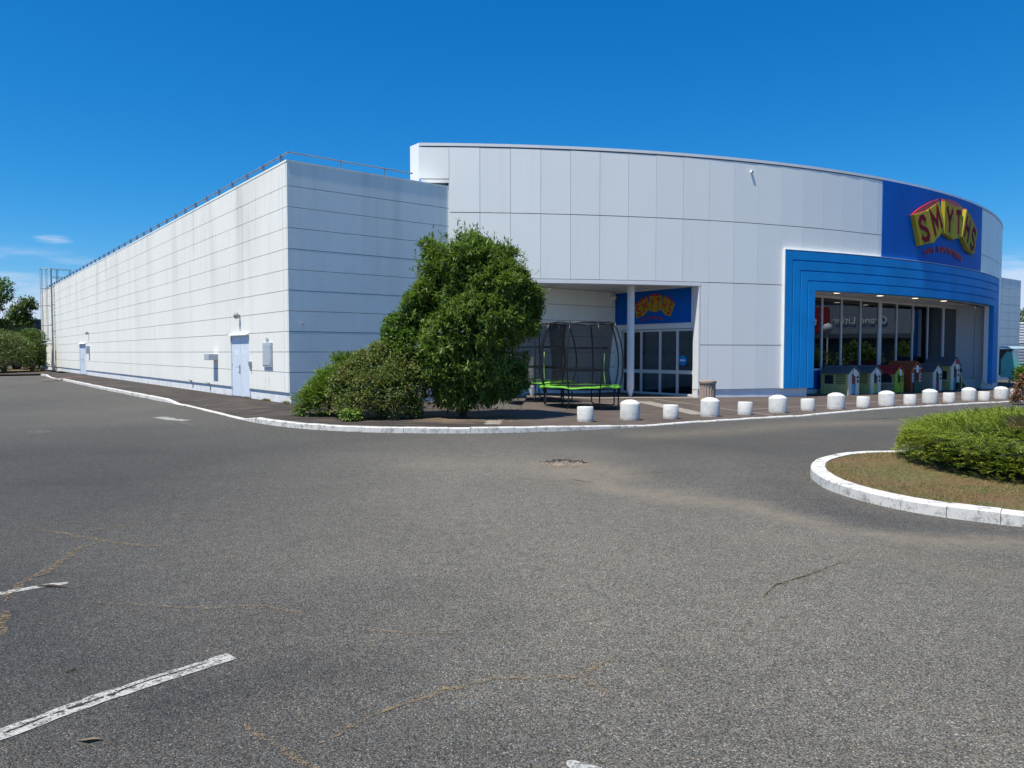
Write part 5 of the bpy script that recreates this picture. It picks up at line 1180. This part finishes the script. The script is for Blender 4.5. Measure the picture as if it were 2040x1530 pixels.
# opaque core inside the mound; its dark colour stands in for interior shade
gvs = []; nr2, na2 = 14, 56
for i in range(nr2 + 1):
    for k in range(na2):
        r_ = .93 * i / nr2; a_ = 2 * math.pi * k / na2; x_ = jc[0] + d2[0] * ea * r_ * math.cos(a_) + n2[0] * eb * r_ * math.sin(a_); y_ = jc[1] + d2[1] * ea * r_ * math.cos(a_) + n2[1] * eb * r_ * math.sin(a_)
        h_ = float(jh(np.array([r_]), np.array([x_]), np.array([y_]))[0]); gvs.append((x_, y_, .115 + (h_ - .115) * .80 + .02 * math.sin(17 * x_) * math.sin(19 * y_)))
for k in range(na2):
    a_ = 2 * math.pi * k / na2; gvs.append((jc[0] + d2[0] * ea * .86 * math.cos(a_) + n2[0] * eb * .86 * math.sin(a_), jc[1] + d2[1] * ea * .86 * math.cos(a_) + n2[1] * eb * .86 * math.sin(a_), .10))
sheet('dark_core', gvs, [(i * na2 + k, i * na2 + (k + 1) % na2, (i + 1) * na2 + (k + 1) % na2, (i + 1) * na2 + k) for i in range(nr2 + 1) for k in range(na2)], plain('dark_core', (.028, .035, .014), .95, var=.5, scale=9), R_)
# skirt of dark inner twigs round the mound's edge
n2_ = 5000; th = rng.uniform(0, 2 * math.pi, n2_); rr2 = rng.uniform(.86, 1.0, n2_); lx = jc[0] + d2[0] * ea * rr2 * np.cos(th) + n2[0] * eb * rr2 * np.sin(th); ly = jc[1] + d2[1] * ea * rr2 * np.cos(th) + n2[1] * eb * rr2 * np.sin(th)
P2 = np.stack([lx, ly, rng.uniform(.24, .66, n2_)], 1); o2 = np.stack([lx - jc[0], ly - jc[1], np.full(n2_, .25)], 1); o2 /= np.linalg.norm(o2, axis=1, keepdims=True)
fronds('skirt', P2, o2, 9, .14, .065, .0115, M['leaf_isl'], R_, up=.0)
for k in range(7):
    a = k * .9; m_ = MB(); m_.tube([(jc[0], jc[1], .1), (jc[0] + math.cos(a), jc[1] + .7 * math.sin(a), .3), (jc[0] + 2 * math.cos(a), jc[1] + 1.3 * math.sin(a), .5)], [.05, .035, .015], 6); m_.build('branch', M['bark'], R_)

# sticks and a leaf on the asphalt
p, q = G(75, 1170), G(131, 1171.5); m_ = MB(); m_.tube([(*p, .012), (*(p * .5 + q * .5 + np.array([0, .01])), .016), (*q, .010)], [.006, .008, .005], 6); tag(m_.build('stick', M['bark']), 'long thin stick lying on the short worn bay line', 'stick')
p, q = G(130, 1342), G(150, 1335); m_ = MB(); m_.tube([(*p, .008), (*q, .010)], [.004, .005], 6); tag(m_.build('stick', M['bark']), 'tiny dark twig on bare asphalt above the long bay line', 'stick')
p = G(176, 1478); m_ = MB(); m_.add([(p[0] - .05, p[1], .008), (p[0], p[1] - .02, .02), (p[0] + .06, p[1] + .01, .012), (p[0] + .01, p[1] + .025, .008)], [(0, 1, 3), (1, 2, 3)]); tag(m_.build('dead_leaf', M['leaf_dead']), 'single curled brown leaf below the long bay line', 'leaf')

# ------------------------------------------------------------------ far left: trees, hedge, dark building
def far_tree(name, label, blobs, base, n, mat, ls=.32, group=None, tips=None):
    o = empty(name, label, 'tree' if 'tree' in name else 'shrub', group)
    leafy('crown' if 'tree' in name else 'foliage', blobs, n, 5, ls, ls * .55, mat, o, droop=.2, zmin=.1, spread=ls, up=.2)
    stems(o, base, tips or [b[:3] for b in blobs[:3]], .14, 'trunk' if 'tree' in name else 'stem'); return o
FL = 'trees beyond the far end of the store'
def fb(px, py, y, rx, rz): x, yy, z = TP(px, py, y); return (x, yy, z, rx, rx, rz)
def gnd(px, y): return ((px - CX) / F * y, y, 0)
far_tree('broadleaf_tree', 'broad tree cut off by the left edge, its crown against the cloud', [fb(-12, 583, 70, 1.3, 1.2), fb(10, 575, 70, .7, .8), fb(-45, 600, 70, 2.0, 2.2), fb(12, 595, 70, .55, .35), fb(-5, 600, 70, .8, .4)], gnd(-30, 70), 700, M['leaf_far'], .3, FL)
far_tree('broadleaf_tree', 'slender tree leaning right above the dark building', [fb(40, 625, 74, .9, .8), fb(55, 605, 74, .6, .5), fb(62, 612, 74, .5, .35), fb(33, 640, 74, .9, .7), fb(48, 645, 74, .9, .6)], gnd(36, 74), 700, M['leaf_far'], .28, FL)
far_tree('broadleaf_tree', 'dark dense tree behind the clipped hedge at far left', [fb(0, 660, 72, .9, .9), fb(15, 685, 71, 1.6, 1.2), fb(55, 685, 71, 1.5, 1.2), fb(70, 700, 71, 1.2, 1.6), fb(30, 672, 73, .8, .6)], gnd(30, 72), 1900, M['leaf_far'], .3, FL)
o = far_tree('clipped_bush', 'big rounded olive bush at the left edge behind the kerb', [fb(0, 695, 62, 2.0, 1.5), fb(25, 700, 62, 1.6, 1.35), fb(-40, 700, 62, 2.2, 1.7), fb(35, 715, 61.5, 1.1, 1.0), fb(10, 720, 61.5, 1.7, .9)], gnd(10, 62), 2800, M['leaf_hedge'], .17)
far_tree('clipped_bush', 'dark green bush between the rounded bush and the white wall', [fb(60, 705, 65, 1.0, 1.4), fb(70, 725, 65, .8, .9), fb(62, 680, 66, 1.1, 1.0)], gnd(64, 65), 1100, M['leaf_far'], .2)
o = empty('dark_building', 'dark flat-roofed building behind the trees at far left', 'building'); x0 = (18 - CX) / F * 95; x1 = (73 - CX) / F * 95
m_ = MB(); m_.box(x0 - 4, x1, 95, 103, -.5, H + 65 / F * 95); m_.build('wall', pcol('dark_cladding', (.035, .035, .05)), o); m_ = MB(); m_.box(x0 - 4.1, x1 + .1, 94.9, 103.1, H + 65 / F * 95, H + 66.5 / F * 95); m_.build('roof_edge', M['steel'], o)
m_ = MB(); m_.box(x1 + .02, x1 + 2.4, 96, 103, -.5, H + 48 / F * 95); m_.build('annex_wall', pcol('dark_annex', (.05, .05, .065)), o)
# verge behind the far kerb
vg = [(-60, 55), (-41.5, 60), (-42.5, 64), (-40, 69), (-47, 80), (-90, 85)]
m_ = MB(); m_.add([(a, b, .10) for a, b in vg], [tuple(range(6))]); tag(m_.build('verge', M['soil']), 'dry grass verge beyond the far kerb', kind='structure')

# ------------------------------------------------------------------ far right: ribbed hall, teal shelter, plants
o = empty('ribbed_building', 'white ribbed metal hall at the right edge beyond the store', 'building'); yb = 74.0
xa = (2027 - CX) / F * yb; zt = H + (702 - 645) / F * yb; zm = H + (702 - 684) / F * yb
m_ = MB(); k = 0; z = zm
while z < zt - .05: m_.prism([(xa, yb, z), (xa, yb - .10, z + .04), (xa, yb - .10, z + .17), (xa, yb, z + .21)], [(xa + 40, yb, z), (xa + 40, yb - .10, z + .04), (xa + 40, yb - .10, z + .17), (xa + 40, yb, z + .21)]); z += .27
m_.build('cladding', M['white'], o)
m_ = MB(); m_.box(xa, xa + 40, yb + .01, yb + 12, -1, zt + .1); m_.build('wall', M['steel'], o)
m_ = MB(); z = -.6
while z < zm - .2: m_.box(xa + .05, xa + 40, yb - .06, yb, z, z + .17); z += .30
m_.build('lower_louvres', M['grey_box'], o)
o = empty('trolley_shelter', 'turquoise steel shelter with arched end panels beside the store', 'shelter'); ysh = 49.0; xs_ = (2002 - CX) / F * ysh; teal = pcol('turquoise_paint', (.10, .38, .34)); pvc = pcol('shelter_panel', (.30, .42, .46))
zg = ph(xs_, ysh); 
for k in range(5):
    x = xs_ + .35 + k * 1.45; m_ = MB(); m_.tube([(x, ysh, zg), (x, ysh, zg + 1.75), (x + .12, ysh + .1, zg + 2.1), (x + .45, ysh + .35, zg + 2.35)], .045, 6); m_.build('post', teal, o)
for z in (.38, 1.0, 1.35):
    m_ = MB(); m_.tube([(xs_ + .2, ysh, zg + z), (xs_ + 6.6, ysh, zg + z)], .035 if z > .5 else .06, 6); m_.build('rail', teal, o)
m_ = MB(); arc = [(xs_ + .05 + .95 * math.sin(t), zg + .4 + 1.75 * math.cos(t)) for t in np.linspace(.1, 1.5, 9)]; arc = [(xs_ - .3, zg + .4), (xs_ - .3, zg + 1.6), (xs_ + .1, zg + 2.15)] + arc
m_.prism([(a, ysh - .05, b) for a, b in arc], [(a, ysh - .02, b) for a, b in arc]); m_.build('end_panel', teal, o)
m_ = MB(); m_.box(xs_ + .5, xs_ + 1.55, ysh + 1.6, ysh + 1.65, zg + .5, zg + 2.3); m_.build('back_panel', pcol('shelter_dark', (.04, .06, .09)), o)
m_ = MB(); m_.prism([(xs_ + .3, ysh, zg + 2.30), (xs_ + 6.6, ysh, zg + 2.30), (xs_ + 6.6, ysh + 1.6, zg + 2.45), (xs_ + .3, ysh + 1.6, zg + 2.45)], [(xs_ + .3, ysh, zg + 2.33), (xs_ + 6.6, ysh, zg + 2.33), (xs_ + 6.6, ysh + 1.6, zg + 2.48), (xs_ + .3, ysh + 1.6, zg + 2.48)]); m_.build('roof', pvc, o)
yr = 62
far_tree('conifer_tree', 'dark tree top showing above the ribbed hall at the right edge', [fb(2038, 640, 92, 1.2, 1.2), fb(2046, 660, 92, 2.5, 1.5), fb(2050, 630, 92, .8, .8)], gnd(2044, 92), 400, M['leaf_far'], .35)
far_tree('garden_bush', 'light green leafy bush under the turquoise shelter', [fb(2034, 752, 43, .45, .42), fb(2044, 748, 43, .6, .5)], (*gnd(2036, 43)[:2], gz(29, 43)), 500, M['leaf_small'], .14)
R_ = empty('reddish_plant', 'reddish leafy plant at the right edge beside the last low bollard', 'plant'); yy = 26.6; xx = (2034 - CX) / F * yy; zz = ph(xx, yy)
leafy('foliage', [(xx + .12, yy, zz + .42, .28, .3, .38), (xx + .3, yy, zz + .75, .3, .3, .3), (xx - .12, yy, zz + .18, .14, .2, .14)], 330, 5, .12, .06, M['leaf_wine'], R_, droop=.3, zmin=-1, spread=.08); stems(R_, (xx + .15, yy, zz), [(xx + .1, yy, zz + .6), (xx + .3, yy, zz + .8), (xx - .1, yy, zz + .25)], .012, 'stem')

# ------------------------------------------------------------------ what the shop windows mirror: the store row beyond the right edge of the picture
o = empty('retail_building', 'grey store row with a red section mirrored in the shop window', 'building'); xr = 70.0
m_ = MB(); m_.box(xr, xr + 12, 20, 75, -1, 7.6); m_.build('wall', pcol('store_row_wall', (.21, .24, .27)), o)
m_ = MB(); m_.box(xr - .15, xr, 34.0, 42.3, 4.0, 6.9); m_.build('red_fascia', pcol('red_fascia', (.30, .02, .025)), o)
m_ = MB(); m_.box(xr - 2.5, xr, 20, 75, 3.3, 3.8); m_.build('canopy', pcol('store_row_canopy', (.07, .09, .11)), o); m_ = MB(); m_.box(xr - .05, xr, 20, 75, .2, 3.2); m_.build('shop_glazing', pcol('store_row_glazing', (.07, .10, .13)), o)
m_ = MB(); m_.box(xr - .1, xr, 20, 75, 7.4, 7.9); m_.build('roof_edge', PC['dark'], o)
def text(name, s_, size, loc, parent, mat):
    cu = bpy.data.curves.new(name, 'FONT'); cu.body = s_; cu.size = size; cu.extrude = .02; cu.align_x = 'CENTER'
    t_ = bpy.data.objects.new(name, cu); me = bpy.data.meshes.new_from_object(t_); bpy.data.objects.remove(t_)
    ob = link(name, me, mat, parent); ob.location = loc; ob.rotation_euler = (math.pi / 2, 0, -math.pi / 2); return ob
text('lettering', 'Grand Litier', 1.15, (xr - .12, 45.6, 5.0), o, M['white_plastic']); text('lettering', 'tout', 1.5, (xr - .22, 39.8, 4.8), o, M['white_plastic'])
for i, (x, y, r) in enumerate(((44, 32.5, 1.5), (45, 36, 1.7), (46, 40.5, 1.4), (44.5, 44.5, 1.6))):
    far_tree('hedge_bush', ['low green bush mirrored at the left of the shop window', 'wide green bush mirrored under the lamp globe', 'green bush mirrored right of the lamp', 'olive bush mirrored at the right of the shop window'][i], [(x, y, 1.2, r, r, 1.3), (x + .8, y + 1, .9, r, r, 1.0)], (x, y, 0), 500, M['leaf_far'], .25, 'bushes mirrored in the shop window')
o = empty('globe_lamp', 'post lamp with a white globe mirrored in the shop window', 'lamp', None, (48, 38.6, 0)); m_ = MB(); m_.tube([(0, 0, 0), (0, 0, 3.5)], .06, 8); m_.build('post', M['white'], o); m_ = MB(); m_.lathe([(.02, 3.4), (.3, 3.55), (.42, 3.85), (.3, 4.15), (.02, 4.28)], 20); m_.build('globe', M['white_plastic'], o, smooth=True)

# dry weeds in the joints of kerb and wall, rust under the cabinet
def weeds(name, label, pts, hf_, mat, hgt):
    q = np.array(pts); n = len(q); b = np.array([[x, y, hf_(x, y)] for x, y in q]); a = unit(n) * .8; a[:, 2] = np.abs(a[:, 2]) + .5
    tag(foliage_mesh(name, b, a, unit(n), hgt * rng.uniform(.4, 1.3, n), rng.uniform(.005, .012, n), .05, mat, None), label, kind='stuff')
pts = []
for K_, nn_ in ((KR, nr), (IK, inr)):
    for i in range(0, len(K_) - 1):
        if vnoise(np.array([K_[i, 0]]), np.array([K_[i, 1]]), 1.7, 91)[0] > .56:
            for _ in range(7): pts.append(K_[i, :2] - nn_[i] * abs(random.gauss(0, .035)) + np.array([random.gauss(0, .04), random.gauss(0, .04)]))
weeds('kerb_weeds', 'dry weeds and debris along the foot of the kerbs', pts, gz, M['straw'], .035)
pts = []
for k in range(2200):
    s_ = abs(random.gauss(0, 2.2)); p = LW(s_, .0 - .03 + abs(random.gauss(0, .05)), 0)
    if math.sin(s_ * 7.1) + math.sin(s_ * 3.3 + 1) > .2: pts.append((p.x, p.y))
weeds('wall_weeds', 'thin dry weeds along the foot of the side wall', pts, lambda x, y: PV, M['straw'], .09)
M['rust'] = patchy('rust_streak', (0.50, 0.38, 0.24), (0.60, 0.50, 0.36), 5, 0.50, 0.75)
for px, wd, top, bot in ((529, .05, 735, 788), (537, .09, 735, 772), (545, .03, 735, 760), (500, .05, 400, 436), (512, .02, 392, 420)):
    s_ = SH(px, 735)[0]; za, zb = SH(px, bot)[1], SH(px, top)[1]; m_ = MB(); a_, b_ = LW(s_, .0025, max(za, .5)), LW(s_ + wd, .0025, zb)
    m_.quad((a_.x, a_.y, a_.z), (b_.x, b_.y, a_.z), (b_.x, b_.y, b_.z), (a_.x, a_.y, b_.z)); m_.build('rust_streak', M['rust'], B)
